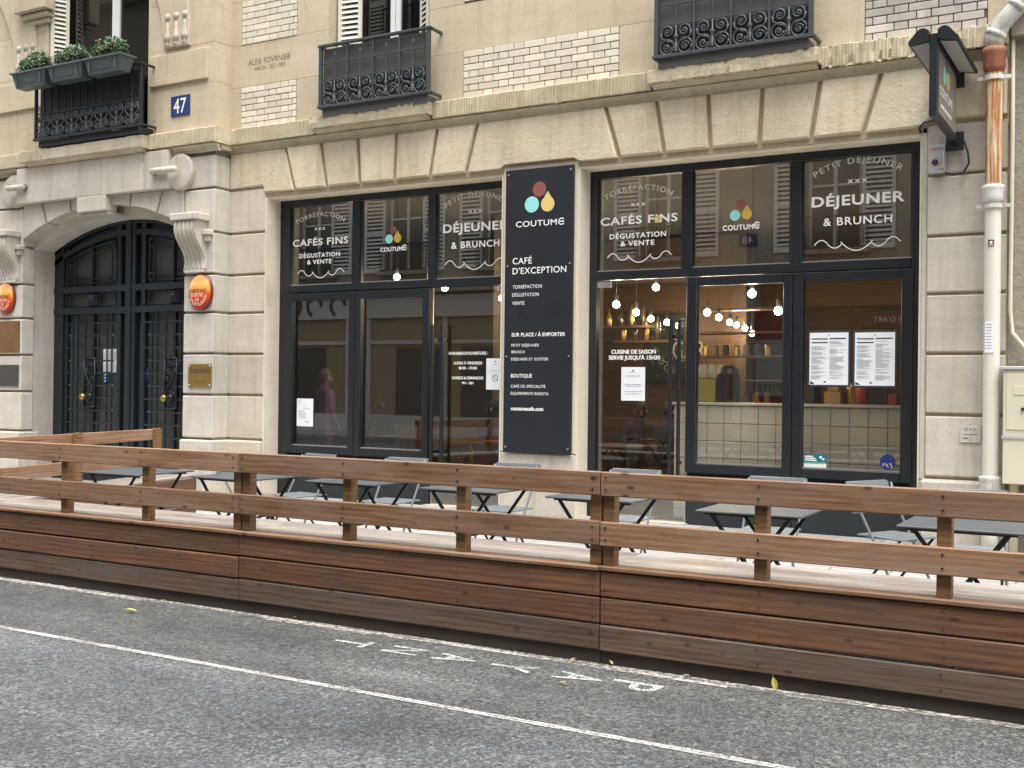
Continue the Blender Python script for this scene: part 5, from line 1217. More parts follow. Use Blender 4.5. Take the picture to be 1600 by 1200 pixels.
m = MB().box(cx_at(1262), cx_at(1278), 1.3, 1.6, zc, zc+0.25, 0.01); item('till_screen', m, 'ink', 'small black till screen at the left of the menu window', 'till')
traym = plain('tray_wood', (0.35, 0.22, 0.10, 1), 0.6); item('wooden_box', MB().box(cx_at(1293), cx_at(1318), 1.3, 1.6, zc, zc+0.14, 0.006), traym, 'larger wooden box on the tiled counter under the menus', 'box'); item('wooden_box', MB().box(cx_at(1296), cx_at(1314), 1.35, 1.55, zc+0.141, zc+0.2, 0.006), traym, 'smaller wooden box stacked on the larger one on the counter', 'box')
m = MB().lathe([(0.055, zc), (0.06, zc+0.02), (0.06, zc+0.2), (0.045, zc+0.23), (0.02, zc+0.25)], (cx_at(1331), 1.45, 0), 'z', 16); item('steel_canister', m, 'brass', 'shiny brass coloured canister on the tiled counter', 'canister', True)
m = MB().lathe([(0.075, zc), (0.075, zc+0.2), (0.05, zc+0.22)], (cx_at(1346), 1.45, 0), 'z', 16); item('coffee_tin', m, plain('tin_red', (0.35, 0.06, 0.04, 1), 0.4), 'red coffee tin on the tiled counter', 'tin', True)
m = MB().box(cx_at(1358), cx_at(1388), 1.4, 1.5, zc, zc+0.22, 0.006); item('coffee_bag', m, plain('bag_black', (0.03, 0.03, 0.035, 1), 0.4), 'black coffee bag near the right end of the counter', 'bag')
m = MB().box(cx_at(1390), cx_at(1404), 1.35, 1.55, zc, zc+0.13, 0.006); item('red_box', m, plain('box_red', (0.30, 0.05, 0.03, 1), 0.5), 'small red box at the far right of the counter', 'box')
# blackboard with chalk lettering and wall shelves
by = 5.6
struct(MB().box(-8.29, -5.6, by+0.04, by+0.1, 0, IZ+0.1).build('cafe_inner_wall', 'iwood', base=(-5, by, 0)))
P, Q = at(1012, 492, by), at(1078, 598, by)
bb = MB().box(P[0], Q[0], by-0.02, by, Q[2], P[2]).build('blackboard', plain('board_black', (0.015, 0.015, 0.014, 1), 0.7), base=((P[0]+Q[0])/2, by, Q[2])); tag(bb, 'large blackboard with chalk drawing on the wood wall behind the right door', 'blackboard')
m = MB(); chalk_y = by-0.022
for k in range(26):
    x, z = random.uniform(P[0]+.1, Q[0]-.1), random.uniform(Q[2]+.1, P[2]-.1); r = random.uniform(.03, .1)
    arc_ribbon(m, [(x+r*math.cos(t), z+r*0.7*math.sin(t)) for t in np.linspace(random.random()*6, random.random()*6+3, 10)], 0.012, chalk_y)
put_text(m, 'CAR', (P[0]+0.45, chalk_y, P[2]-0.72), (P[0]+1.0, chalk_y, P[2]-0.72), 0.28); m.build('chalk_marks', plain('chalk', (0.3, 0.29, 0.26, 1), 0.9), bb)
for i, (u, v) in enumerate(((985, 511), (1008, 534))):
    P = at(u, v, 3.6); sh = MB().box(P[0]-0.45, P[0]+0.35, 3.5, 3.75, P[2]-0.02, P[2]+0.02).build('wall_shelf', 'iwood'); tag(sh, ('upper' if i == 0 else 'lower')+' dark wooden shelf on the wall behind the right glass door', 'shelf')
    for k in range(4):
        x = P[0]-0.35+k*0.18; b = MB().lathe([(0.035, 0), (0.04, 0.01), (0.04, 0.14+0.03*k), (0.015, 0.2+0.03*k), (0.015, 0.25+0.03*k)], (x, 3.62, P[2]+0.021), 'z', 10)
        item('bottle', b, plain('bottle_dark', (0.05, 0.035, 0.02, 1), 0.2) if k % 2 else 'brass', f"{['first','second','third','fourth'][k]} bottle from the left on the {'upper' if i == 0 else 'lower'} wall shelf", 'bottle', True)
# open shelf unit with jars behind the counter
su = empty('shelf_unit', (-4.3, 5.0, SW)); tag(su, 'open shelf unit with small jars behind the tiled counter', 'shelf')
P = at(1096, 560, 4.6)
for k in range(5): MB().box(P[0]-0.2, P[0]+1.3, 4.5, 4.8, 1.4+0.35*k, 1.43+0.35*k).build('shelf_board', 'iwood', su)
for x in (P[0]-0.2, P[0]+1.3): MB().box(x-0.02, x+0.02, 4.5, 4.8, SW, 3.0).build('side', 'iwood', su)
for k in range(16): MB().lathe([(0.05, 0), (0.05, 0.13), (0.03, 0.16)], (P[0]-0.1+0.16*(k % 8), 4.6, 1.4305+0.35*(k//8)*2), 'z', 8).build('jar', ('brass', 'icream', 'ink')[k % 3], su)
# pendant bulbs
MAT['bulb'] = emit('bulb_glow', (1.0, 0.78, 0.52, 1), 95.0)
zbulb = 2.62
pend_added = [(556, 430, 1.6)]  # extra lamp out of view behind the mullion, added to brighten the left room
pend = [(929, 467), (963, 476), (994, 488), (1017, 498), (1042, 504), (1060, 509), (1105, 488), (1123, 496), (1140, 504), (1151, 508), (1164, 513), (1175, 521), (1175, 459), (1216, 486), (1025, 449), (620, 433), (695, 450), (784, 466)]
RK = ['first', 'second', 'third', 'fourth', 'fifth', 'sixth', 'seventh', 'eighth', 'ninth', 'tenth', 'eleventh', 'twelfth']
for i, (u, v) in enumerate(pend+[p[:2] for p in pend_added]):
    zz = zbulb
    P = atz(u, v, zz) if i < 18 else at(u, v, pend_added[i-18][2])
    if P[1] < 0.8:
        P = at(u, v, 0.75+0.35*(i % 2) if i in (12, 13) else 1.0+0.5*(i % 3))
    if i in (12, 13): P = at(u, v, 0.55)
    if P[1] > 5.3: P = at(u, v, 5.3)
    zz = float(P[2])
    e = empty('pendant_lamp', (float(P[0]), float(P[1]), zz))
    where = (f'{RK[i]} bulb from the left in the row behind the right glass door' if i < 6 else f'{RK[i-6]} bulb from the left in the row behind the middle right window' if i < 12 else
             ['upper bare bulb high in the middle right window', 'bare bulb near the right edge of the middle right window', 'brightest bulb at the top of the right glass door', 'lone bulb behind the middle left fanlight', 'bulb at the top left of the left glass door', 'bulb beside the navy sign in the left glass door', 'unseen one added behind the mullion between the two left windows to brighten the room', 'farther one behind the mullion between the two left windows', 'nearer one behind the post left of the glass door', 'farther one behind the post left of the glass door', 'nearer one behind the left stone pier', 'farther one behind the left stone pier'][i-12])
    tag(e, 'lit pendant lamp, '+where, 'lamp', 'bare bulb pendant lamps inside the cafe')
    MB().sphere((P[0], P[1], zz), 0.043, 12, 8).build('bulb', 'bulb', e, True)
    MB().lathe([(0.022, zz+0.05), (0.025, zz+0.12), (0.008, zz+0.13)], (P[0], P[1], 0), 'z', 8).build('socket', 'ink', e)
    MB().tube([(P[0], P[1], zz+0.12), (P[0], P[1], IZ+0.16)], 0.004, 4).build('cord', 'cable', e)

# people ----------------------------------------------------------------
def person(name, loc, rz, joints, edges, radii, zones, label, hair=None, face=True, cat='person'):
    me = bpy.data.meshes.new('body'); names = list(joints); idx = {k: i for i, k in enumerate(names)}
    me.from_pydata([joints[k] for k in names], [(idx[a], idx[b]) for a, b in edges], [])
    ob = bpy.data.objects.new('body', me); col.objects.link(ob)
    sk = ob.modifiers.new('s', 'SKIN'); sk.use_smooth_shade = True
    for k in names:
        d = me.skin_vertices[0].data[idx[k]]; r = radii[k]; d.radius = r if isinstance(r, tuple) else (r, r); d.use_root = (k == names[0])
    ob.modifiers.new('u', 'SUBSURF').levels = 2
    ob.modifiers['u'].render_levels = 2
    dg = bpy.context.evaluated_depsgraph_get(); dg.update()
    m2 = bpy.data.meshes.new_from_object(ob.evaluated_get(dg)); bpy.data.objects.remove(ob)
    mats = []
    for p in m2.polygons:
        c = p.center; mn = zones(c)
        if mn not in mats: mats.append(mn)
        p.material_index = mats.index(mn); p.use_smooth = True
    m2.materials.clear()
    for mn in mats: m2.materials.append(MAT[mn])
    e = lempty('person', loc, rz); tag(e, label, cat)
    o = bpy.data.objects.new('body', m2); col.objects.link(o); o.parent = e
    h = Vector(joints['head'])
    if hair:
        hm = MB().sphere((h.x, h.y+0.015, h.z+0.03), 0.098, 14, 10, (0.86, 1.0, 1.05)); hm.v = [v for v in hm.v]
        hm.build('hair', hair, e, True)
    if face:
        f = MB()
        for s in (-1, 1): f.sphere((h.x+s*0.032, h.y-0.098, h.z+0.005), 0.010, 8, 6)
        f.build('eyes', 'ink', e, True)
        f = MB().sphere((h.x, h.y-0.108, h.z-0.025), 0.016, 8, 6, (0.8, 1, 1.4))
        for s in (-1, 1): f.sphere((h.x+s*0.088, h.y+0.0, h.z-0.01), 0.024, 8, 6, (0.4, 0.8, 1.3))
        f.sphere((h.x, h.y-0.096, h.z-0.062), 0.018, 8, 6, (1.4, 0.5, 0.4)); f.build('face_features', 'skin', e, True)
    return e
MAT['skin'] = plain('skin', (0.42, 0.24, 0.17, 1), 0.55); MAT['hair_dark'] = plain('hair_dark', (0.02, 0.015, 0.012, 1), 0.6); MAT['hair_grey'] = plain('hair_brown', (0.06, 0.045, 0.035, 1), 0.6)
MAT['shirt_purple'] = plain('shirt_purple', (0.10, 0.03, 0.09, 1), 0.8); MAT['jeans'] = plain('jeans_navy', (0.02, 0.025, 0.05, 1), 0.85); MAT['shoe'] = plain('shoe_dark', (0.02, 0.02, 0.02, 1), 0.6)
MAT['jacket_grey'] = plain('jacket_grey', (0.28, 0.27, 0.25, 1), 0.85); MAT['coat_black'] = plain('coat_black', (0.018, 0.018, 0.02, 1), 0.85)
def fingers(J, Ed, Rd, wrist, hand, s, dirv):
    d = Vector(dirv).normalized(); side = d.cross(Vector((0, 1, 0)))
    if side.length < 0.1: side = Vector((1, 0, 0))
    side.normalize()
    for k in range(4):
        b = Vector(J[hand])+side*(k-1.5)*0.02; J[f'f{s}{k}a'] = tuple(b+d*0.05); J[f'f{s}{k}b'] = tuple(b+d*(0.085+0.008*(k in (1, 2)))+Vector((0, -0.015, 0)))
        Ed += [(hand, f'f{s}{k}a'), (f'f{s}{k}a', f'f{s}{k}b')]; Rd[f'f{s}{k}a'] = 0.010; Rd[f'f{s}{k}b'] = 0.008
    J[f't{s}'] = tuple(Vector(J[hand])-side*0.045+d*0.02+Vector((0, -0.02, 0))); Ed.append((hand, f't{s}')); Rd[f't{s}'] = 0.010
def standing():
    J = {'pelvis': (0, 0, .94), 'waist': (0, 0, 1.06), 'chest': (0, .01, 1.27), 'neckb': (0, .02, 1.43), 'neck': (0, .005, 1.50), 'head': (0, -.015, 1.60), 'crown': (0, -.005, 1.68),
         'shl': (-.17, .01, 1.40), 'ell': (-.23, .03, 1.12), 'wrl': (-.22, -.08, .90), 'hal': (-.215, -.10, .84), 'shr': (.17, .01, 1.40), 'elr': (.24, .03, 1.12), 'wrr': (.23, -.10, .92), 'har': (.22, -.12, .86),
         'hil': (-.09, 0, .90), 'knl': (-.10, -.02, .50), 'anl': (-.10, .02, .09), 'tol': (-.11, -.13, .04), 'hir': (.09, 0, .90), 'knr': (.10, -.02, .50), 'anr': (.10, .02, .09), 'tor': (.11, -.13, .04)}
    Ed = [('pelvis', 'waist'), ('waist', 'chest'), ('chest', 'neckb'), ('neckb', 'neck'), ('neck', 'head'), ('head', 'crown'), ('chest', 'shl'), ('shl', 'ell'), ('ell', 'wrl'), ('wrl', 'hal'), ('chest', 'shr'), ('shr', 'elr'), ('elr', 'wrr'), ('wrr', 'har'),
          ('pelvis', 'hil'), ('hil', 'knl'), ('knl', 'anl'), ('anl', 'tol'), ('pelvis', 'hir'), ('hir', 'knr'), ('knr', 'anr'), ('anr', 'tor')]
    Rd = {'pelvis': (.15, .12), 'waist': (.15, .12), 'chest': (.165, .12), 'neckb': .075, 'neck': .055, 'head': (.085, .10), 'crown': (.06, .07), 'shl': .07, 'shr': .07, 'ell': .048, 'elr': .048, 'wrl': .03, 'wrr': .03, 'hal': (.036, .022), 'har': (.036, .022),
          'hil': .095, 'hir': .095, 'knl': .062, 'knr': .062, 'anl': .045, 'anr': .045, 'tol': .035, 'tor': .035}
    fingers(J, Ed, Rd, 'wrl', 'hal', 'l', (0, -.2, -1)); fingers(J, Ed, Rd, 'wrr', 'har', 'r', (0, -.2, -1)); return J, Ed, Rd
def sitting():
    J = {'pelvis': (0, 0, .52), 'waist': (0, .02, .64), 'chest': (0, .0, .86), 'neckb': (0, -.02, 1.02), 'neck': (0, -.04, 1.09), 'head': (0, -.07, 1.19), 'crown': (0, -.06, 1.27),
         'shl': (-.18, -.01, .98), 'ell': (-.24, -.06, .72), 'wrl': (-.14, -.26, .74), 'hal': (-.11, -.32, .75), 'shr': (.18, -.01, .98), 'elr': (.24, -.06, .72), 'wrr': (.14, -.26, .74), 'har': (.11, -.32, .75),
         'hil': (-.10, -.03, .50), 'knl': (-.12, -.42, .50), 'anl': (-.12, -.40, .08), 'tol': (-.12, -.54, .04), 'hir': (.10, -.03, .50), 'knr': (.12, -.42, .50), 'anr': (.12, -.40, .08), 'tor': (.12, -.54, .04)}
    _, Ed, Rd = standing(); Ed = [e for e in Ed if not any(k[0] in 'ft' and k not in J for k in e)]; Rd = {k: v for k, v in Rd.items() if k in J}
    fingers(J, Ed, Rd, 'wrl', 'hal', 'l', (0.3, -1, 0)); fingers(J, Ed, Rd, 'wrr', 'har', 'r', (-0.3, -1, 0)); return J, Ed, Rd
def zn(sk_z, top, bottom, belt, shoes, sleeve=None):
    def f(c):
        if c.z > sk_z: return 'skin'
        if c.z < shoes: return 'shoe'
        if abs(c.x) > 0.19 and sleeve is not None and c.z < sleeve: return 'skin'
        return top if c.z > belt else bottom
    return f
P = at(507, 640, 1.15); J, Ed, Rd = standing()
def zst(c):
    if c.z > 1.47: return 'skin'
    if c.z < .07: return 'shoe'
    if abs(c.x) > .175 and c.z < 1.16: return 'skin'
    return 'shirt_purple' if c.z > .95 else 'jeans'
person('man', (float(P[0]), 1.15, SW+0.01), R_(165), J, Ed, Rd, zst, 'person in a purple print t-shirt and dark jeans standing inside behind the left window', 'hair_grey')
def seat_zone(top):
    def f(c):
        if c.z > 1.06: return 'skin'
        if c.z < .06: return 'shoe'
        if c.y < -.27 and c.z > .6: return 'skin'
        return top if c.z > .56 else 'jeans'
    return f
def ichair(x, y, rz, label):
    e = lempty('wooden_chair', (x, y, SW+0.01), rz); tag(e, label, 'chair', 'wooden chairs inside the cafe')
    MB().box(-.2, .2, -.2, .2, .40, .43, .008).build('seat', 'iwood', e)
    for sx in (-1, 1):
        MB().bar((sx*.18, -.18, 0), (sx*.18, -.18, .40), .035).build('leg', 'iwood', e); MB().bar((sx*.18, .2, 0), (sx*.18, .22, .82), .035).build('leg', 'iwood', e)
    MB().box(-.16, .16, .195, .215, .62, .8, .006).build('backrest', 'iwood', e)
for (u, yy, top, rz, lab, hr) in ((778, 2.0, 'jacket_grey', R_(-80), 'person in a light grey jacket seated inside behind the left glass door', 'hair_dark'),
                                 (1040, 2.6, 'coat_black', R_(150), 'person in black seated with back turned inside the right glass door', 'hair_dark'),
                                 (1000, 3.2, 'coat_black', R_(30), 'person in a dark coat seated deeper inside behind the right door sheet', 'hair_dark'),
                                 (598, 3.4, 'coat_black', R_(-10), 'person in dark clothes seated far inside behind the second left window', 'hair_grey')):
    P = at(u, 650, yy); J, Ed, Rd = sitting(); x = float(P[0])
    person('guest', (x, yy, SW+0.01), rz, J, Ed, Rd, seat_zone(top), lab, hr)
    ichair(x+0.03*math.sin(-rz), yy+0.03*math.cos(rz), rz, 'wooden chair under the '+' '.join(lab.split()[:9]))
def itable(x, y, label):
    e = lempty('cafe_table', (x, y, SW+0.01)); tag(e, label, 'table', 'tables inside the cafe')
    MB().box(-.35, .35, -.35, .35, .71, .74, .006).build('table_top', 'iwood', e)
    MB().tube([(0, 0, .02), (0, 0, .71)], .03, 8).build('pedestal', 'leg', e); MB().box(-.25, .25, -.03, .03, 0, .03).box(-.03, .03, -.25, .25, .0005, .0305).build('foot', 'leg', e)
itable(float(at(735, 690, 1.7)[0]), 1.75, 'brown wooden table inside behind the left glass door'); itable(float(at(975, 690, 2.2)[0]), 2.2, 'dark wooden table inside behind the right glass door'); itable(float(at(620, 690, 2.3)[0]), 2.6, 'dark wooden table inside behind the second left window')
bz = lempty('window_bench', (-8.6, 1.05, SW+0.01)); tag(bz, 'dark wooden bench back inside the second left window', 'bench')
MB().box(-.55, .75, -.2, .2, .42, .46, .008).build('seat', 'iwood', bz); MB().box(-.55, .75, .17, .2, .75, .95, .006).build('backrest', 'iwood', bz)
for x in (-.5, .7): MB().box(x-.025, x+.025, -.18, .2, 0, .42).box(x-.02, x+.02, .16, .2, .42, .9).build('leg', 'iwood', bz)
# red magazine on the table, notices further inside
item('red_book', MB().box(float(at(760, 684, 1.7)[0]), float(at(784, 684, 1.7)[0]), 1.6, 1.8, SW+.751, SW+.775, .003), plain('book_red', (.4, .05, .04, 1), .5), 'red book lying on the table behind the left glass door', 'book')

# ================================================================== TERRACE BARRIER
def module(loc, rz, L, posts, label, ends=True, front=True):
    """local x along the barrier, y into the terrace; front face at y = 0"""
    e = lempty('wooden_barrier', loc, rz); tag(e, label, 'barrier', 'wooden terrace barriers')
    g = 0.003
    def pl(name, z0, z1, y0, y1, mat, c=0.005):
        j = random.uniform(-.003, .003)
        m = MB(); n = 6; dz = [random.uniform(-.0022, .0022) for _ in range(n+1)]; dy = [random.uniform(-.0025, .0025) for _ in range(n+1)]
        m.box(g, L-g, y0+j, y1+j, z0, z1, c)
        f_ = lambda x: (np.interp(x, np.linspace(0, L, n+1), dz), np.interp(x, np.linspace(0, L, n+1), dy))
        m.v = [(x, y+f_(x)[1], z+f_(x)[0]) for x, y, z in m.v]
        return m.build(name, mat, e)
    for nm, z0, z1 in (('rail', .985, 1.125), ('rail', .695, .835)):
        r = pl(nm, z0, z1, 0.0, .038, 'rail')
        for px in posts:
            for zz in (z0+.035, z1-.035): MB().lathe([(.007, .0), (.007, -.002)], (px+.035, -0.004, zz), 'y', 8).build('screw', 'irondark', r)
    zs = [.085, .238, .395, .545]
    pl('plank', zs[2]+.005, zs[3], .012, .045, 'plank', .007); pl('plank', zs[1]+.005, zs[2]-.004, .012, .045, 'plank', .007); pl('plank', zs[0], zs[1]-.004, .012, .045, 'lowplank', .007)
    for px in posts:
        for zz in (.125, .20, .28, .355, .435, .51): MB().lathe([(.005, .0), (.005, -.0015)], (px+.035+random.uniform(-.01, .01), 0.0085, zz+random.uniform(-.006, .006)), 'y', 6).build('nail', 'irondark', e)
    pl('bench_edge', .549, .576, -.004, .10, 'rail', .006)
    for k in range(4): pl('bench_board', .549, .576, .103+.137*k, .103+.137*k+.129, 'bench', .004)
    pl('back_panel', SW+.02, .546, .60, .63, 'plank')
    MB().box(g, L-g, .035, .065, 0.002, .12).build('skirt', 'skirt', e)
    for px in posts:
        MB().box(px, px+.072, .041, .113, .5765, 1.115, .004).build('post', 'post', e)
    return e
FYB = -5.56
Lm = 2.815
module((-2.805, FYB, 0), 0, Lm, [.004, .91, 1.85, Lm-.08], 'wooden barrier section at the right end in front of the right shopfront')
module((-2.805-Lm, FYB, 0), 0, Lm, [.004, .90, 1.80, Lm-.08], 'middle wooden barrier section in front of the navy sign')
module((-2.805-2*Lm-.55, FYB, 0), 0, Lm+.55, [.004, .55+.90, .55+1.81, Lm+.55-.08], 'left wooden barrier section in front of the arched door')
# return running back toward the carriage door
A0, A1 = np.array([-9.05, -5.50]), np.array([-9.99, -2.28])
ang = math.atan2(A1[1]-A0[1], A1[0]-A0[0]); Ls = float(np.linalg.norm(A1-A0))
def side_module():
    e = lempty('wooden_barrier', (float(A0[0]), float(A0[1]), 0), ang); tag(e, 'wooden barrier return running back from the left corner toward the carriage door', 'barrier', 'wooden terrace barriers')
    for z0, z1 in ((.965, 1.09), (.68, .81)): MB().box(0.05, Ls, 0.0, .038, z0, z1, .005).build('rail', 'rail', e)
    for px in (1.78, Ls-.075, .2): MB().box(px, px+.072, -.075, -.003, .58, 1.10, .004).build('post', 'post', e)
    for k in range(4): MB().box(0.05, Ls, -.5+.125*k, -.5+.125*k+.122, .549, .576, .004).build('bench_board', 'bench', e)
    for k in range(3): MB().box(0.05, Ls, -.52, -.5, .085+.155*k, .085+.155*k+.15, .004).build('plank', 'plank', e)
    for k in range(3): MB().box(0.05, Ls, .012, .04, .085+.155*k, .085+.155*k+.15, .004).build('plank', 'plank', e)
side_module()

# ================================================================== TERRACE FURNITURE
def make_table():
    e = lempty('folding_table', (0, 0, SW)); 
    MB().box(-.34, .34, -.34, .34, .708, .722, .004).build('table_top', 'table', e)
    [MB().box(-.30, .30, p, p+.015, .69, .7075).build('runner', 'leg', e) for p in (-.28, .265)]
    for s in (-1, 1):
        y = s*.27
        MB().bar((-.27, y, .0), (.25, y, .70), .024, .010, up=(0, 1, 0)).build('leg', 'leg', e); MB().bar((.27, y+s*.02, .0), (-.25, y+s*.02, .70), .024, .010, up=(0, 1, 0)).build('leg', 'leg', e)
    MB().tube([(-.255, -.28, .03), (-.255, .28, .03)], .009, 6).build('stretcher', 'leg', e); MB().tube([(.255, -.3, .03), (.255, .3, .03)], .009, 6).build('stretcher', 'leg', e); MB().tube([(0, -.3, .36), (0, .3, .36)], .008, 6).build('stretcher', 'leg', e)
    return e
def make_chair():
    e = lempty('folding_chair', (0, 0, SW))      # faces -y, back at +y
    for k in range(5): MB().box(-.2, .2, -.20+.082*k, -.20+.082*k+.07, .445, .458, .005).build('seat_slat', 'chair', e)
    for s in (-1, 1):
        MB().tube([(s*.205, -.20, 0), (s*.205, .0, .36), (s*.21, .18, .66), (s*.215, .235, .815)], .010, 6).build('leg', 'chair', e, True)
        MB().tube([(s*.18, .22, 0), (s*.18, -.17, .44)], .010, 6).build('leg', 'leg', e, True)
    b = MB(); n = 8
    def slat(z0, z1, name='back_slat'):
        r = .02; h = (z1-z0); pts = []
        for (cx, cz, a0) in ((.225-r, z1-r, 0), (-.225+r, z1-r, 90), (-.225+r, z0+r, 180), (.225-r, z0+r, 270)):
            for t in range(5): a = R_(a0+t*22.5); pts.append((cx+r*math.cos(a), cz+r*math.sin(a)))
        m = MB().prism(pts, .215, .228); m.v = [(x, y+(z-.7)*.28+.02-(.04*(1-(x/.23)**2))*-1, z) for x, y, z in m.v]
        return m.build(name, 'chair', e)
    slat(.742, .83); slat(.60, .68)
    MB().tube([(-.18, .2, .03), (.18, .2, .03)], .007, 5).build('stretcher', 'leg', e)
    return e
tb, chp = make_table(), make_chair()
TL = [(-7.75, -4.55, .04, 'dark folding table at the far left, nearest the barrier return'), (-6.65, -4.35, .0, 'dark folding table second from the left behind the barrier'), (-5.62, -4.10, .02, 'dark folding table third from the left behind the barrier'),
      (-4.52, -4.08, .0, 'dark folding table left of the navy sign foot'), (-3.42, -4.10, -.03, 'dark folding table in front of the right glass door'), (-2.22, -4.33, .03, 'dark folding table below the middle right window'), (-0.96, -4.42, .0, 'dark folding table at the far right, partly out of the picture')]
for i, (x, y, r, lab) in enumerate(TL):
    o = tb if i == 0 else copy_tree(tb); o.location = (x, y, SW); o.rotation_euler.z = r; tag(o, lab, 'table', 'folding terrace tables')
CL = [(-6.02, -3.18, .03, 'grey folding chair with its back before the second left window'), (-4.86, -3.17, -.02, 'grey folding chair with its back below the navy sign'), (-3.72, -3.20, .0, 'grey folding chair with its back before the right glass door'),
      (-2.50, -3.28, .04, 'grey folding chair with its back below the middle right window'), (-1.62, -3.05, R_(62), 'grey folding chair turned sideways under the menu window'), (-7.35, -3.55, R_(100), 'grey folding chair turned sideways near the carriage door'), (-7.05, -3.25, R_(-10), 'grey folding chair before the left pier'), (-1.05, -3.5, R_(8), 'grey folding chair behind the far right table')]
for i, (x, y, r, lab) in enumerate(CL):
    o = chp if i == 0 else copy_tree(chp); o.location = (x, y, SW); o.rotation_euler.z = r; tag(o, lab, 'chair', 'folding terrace chairs')

# fallen leaves
def leaf(u, v, s, mat, label, tilt=0.3, rz=0.0, z=0.006, roll=0.0):
    P = atz(u, v, z); m = MB(); n = 8
    L = [(-.5+t, .22*math.sin(math.pi*t)**.8) for t in np.linspace(0, 1, n)]
    for i in range(n-1):
        for sg in (-1, 1): m.add([(L[i][0], 0, 0), (L[i+1][0], 0, 0), (L[i+1][0], sg*L[i+1][1], .10*abs(L[i+1][1])*4), (L[i][0], sg*L[i][1], .10*abs(L[i][1])*4)], [(0, 1, 2, 3)])
    m.tube([(-.5, 0, 0), (-.72, .03, .02)], .012, 4)
    m.xf(Matrix.Translation((P[0], P[1], z+.01+abs(math.sin(tilt))*s*.5)) @ Matrix.Rotation(rz, 4, 'Z') @ Matrix.Rotation(tilt, 4, 'Y') @ Matrix.Rotation(roll, 4, 'X') @ Matrix.Scale(s, 4))
    o = m.build('fallen_leaf', mat); tag(o, label, 'leaf', 'fallen leaves on the road'); return o
leaf(205, 957, .085, 'yleaf', 'curled yellow green leaf lying on the asphalt at left', .15, .5)
leaf(1210, 1082, .075, 'yleaf', 'yellow leaf standing upright against the barrier skirt', 1.35, .4, roll=1.5)
for k, (u, v, d) in enumerate(((203, 939, 'under the left barrier section'), (256, 941, 'at the foot of the left barrier near the marking'), (303, 957, 'on the asphalt below the first barrier joint'), (879, 1069, 'beside the painted letters'), (895, 1034, 'left of the second barrier joint'), (955, 1040, 'right of the second barrier joint'), (1072, 1058, 'under the right barrier section'), (462, 968, 'at the foot of the middle barrier'))):
    leaf(u, v, .045, 'bleaf', 'small tan leaf fragment '+d, .2*(k % 3), k*1.1)

# ================================================================== BUILDING ACROSS THE STREET (seen mirrored in the glass)
OY = -17.6
ob_ = empty('shuttered_building', (-15, OY, 0)); tag(ob_, 'shuttered pale building across the street, mirrored in the shop windows', 'building')
MAT['opp'] = stone('opposite_wall', (0.40, 0.36, 0.30, 1), (0.33, 0.29, 0.24, 1), (0.22, 0.19, 0.15, 1), 0.2)
MAT['oppshut'] = paint('opposite_shutter_grey', (0.82, 0.82, 0.80, 1), 0.6, var=0.08); MAT['oppslat'] = paint('opposite_slat', (0.78, 0.77, 0.74, 1), 0.7, var=0.08)
WX = [-28.5, -24.8, -21.1, -17.4, -12.1, -7.4, -3.0, 1.4]
holes = [(x-.7, x+.7, 5.35, 7.9) for x in WX]
m = MB(); wall_holes(m, -45, 20, 4.6, 9.0, holes, OY-.4, OY)
wall_holes(m, -45, 20, 9.0, 12.6, [(x-.7, x+.7, 9.4, 11.8) for x in WX], OY-.4, OY); wall_holes(m, -45, 20, 12.6, 15.8, [(x-.7, x+.7, 13.0, 15.2) for x in WX], OY-.4, OY)
for a, b in ((-45, -30), (-23.2, -22.6), (-16.4, -15.6), (-10.1, -9.3), (-4.2, -3.6), (3, 20)): m.box(a, b, OY-.4, OY, 0, 4.6)
ow = m.build('wall', 'opp', ob_)
MB().box(-45, 20, OY, OY+.35, 4.62, 4.95, .02).build('cornice', 'opp', ob_); MB().box(-45, 20, OY, OY+.3, 8.8, 9.05, .02).build('cornice', 'opp', ob_); MB().box(-45, 20, OY, OY+.5, 12.5, 12.9, .02).build('cornice', 'opp', ob_)
MB().box(-45, 20, OY, OY+.55, 15.7, 16.1, .02).build('cornice', 'opp', ob_); MB().prismx([(OY-.4, 16.1), (OY+.4, 16.1), (OY-2.2, 17.6), (OY-4, 17.6)], -45, 20).build('roof', plain('zinc_roof', (0.2, 0.22, 0.24, 1), 0.5), ob_)
MB().box(-45, 20, OY-5, OY-4.9, 0, 16.0).build('rear_wall', 'dark', ob_)
def oshut(x0, x1, z0, z1):
    f = MB().box(x0, x0+.09, OY+.02, OY+.07, z0, z1).box(x1-.09, x1, OY+.02, OY+.07, z0, z1).box(x0+.09, x1-.09, OY+.02, OY+.07, z0, z0+.15).box(x0+.09, x1-.09, OY+.02, OY+.07, z1-.12, z1).box(x0+.09, x1-.09, OY+.02, OY+.07, (z0+z1)/2-.06, (z0+z1)/2+.06)
    s = f.build('shutter', 'oppshut', ob_); q = MB(); z = z0+.18
    while z < z1-.16:
        q.add([(x0+.09, OY+.06, z), (x1-.09, OY+.06, z), (x1-.09, OY+.035, z+.07), (x0+.09, OY+.035, z+.07)], [(0, 1, 2, 3)]); z += .125
    o = q.build('louvres', 'oppslat', s); MB().quad((x0+.09, OY+.022, z0), (x1-.09, OY+.022, z0), (x1-.09, OY+.022, z1), (x0+.09, OY+.022, z1)).build('shutter_back', plain('louvre_dark', (.06, .05, .045, 1), .9) if 'louvre_dark' not in bpy.data.materials else bpy.data.materials['louvre_dark'], s)
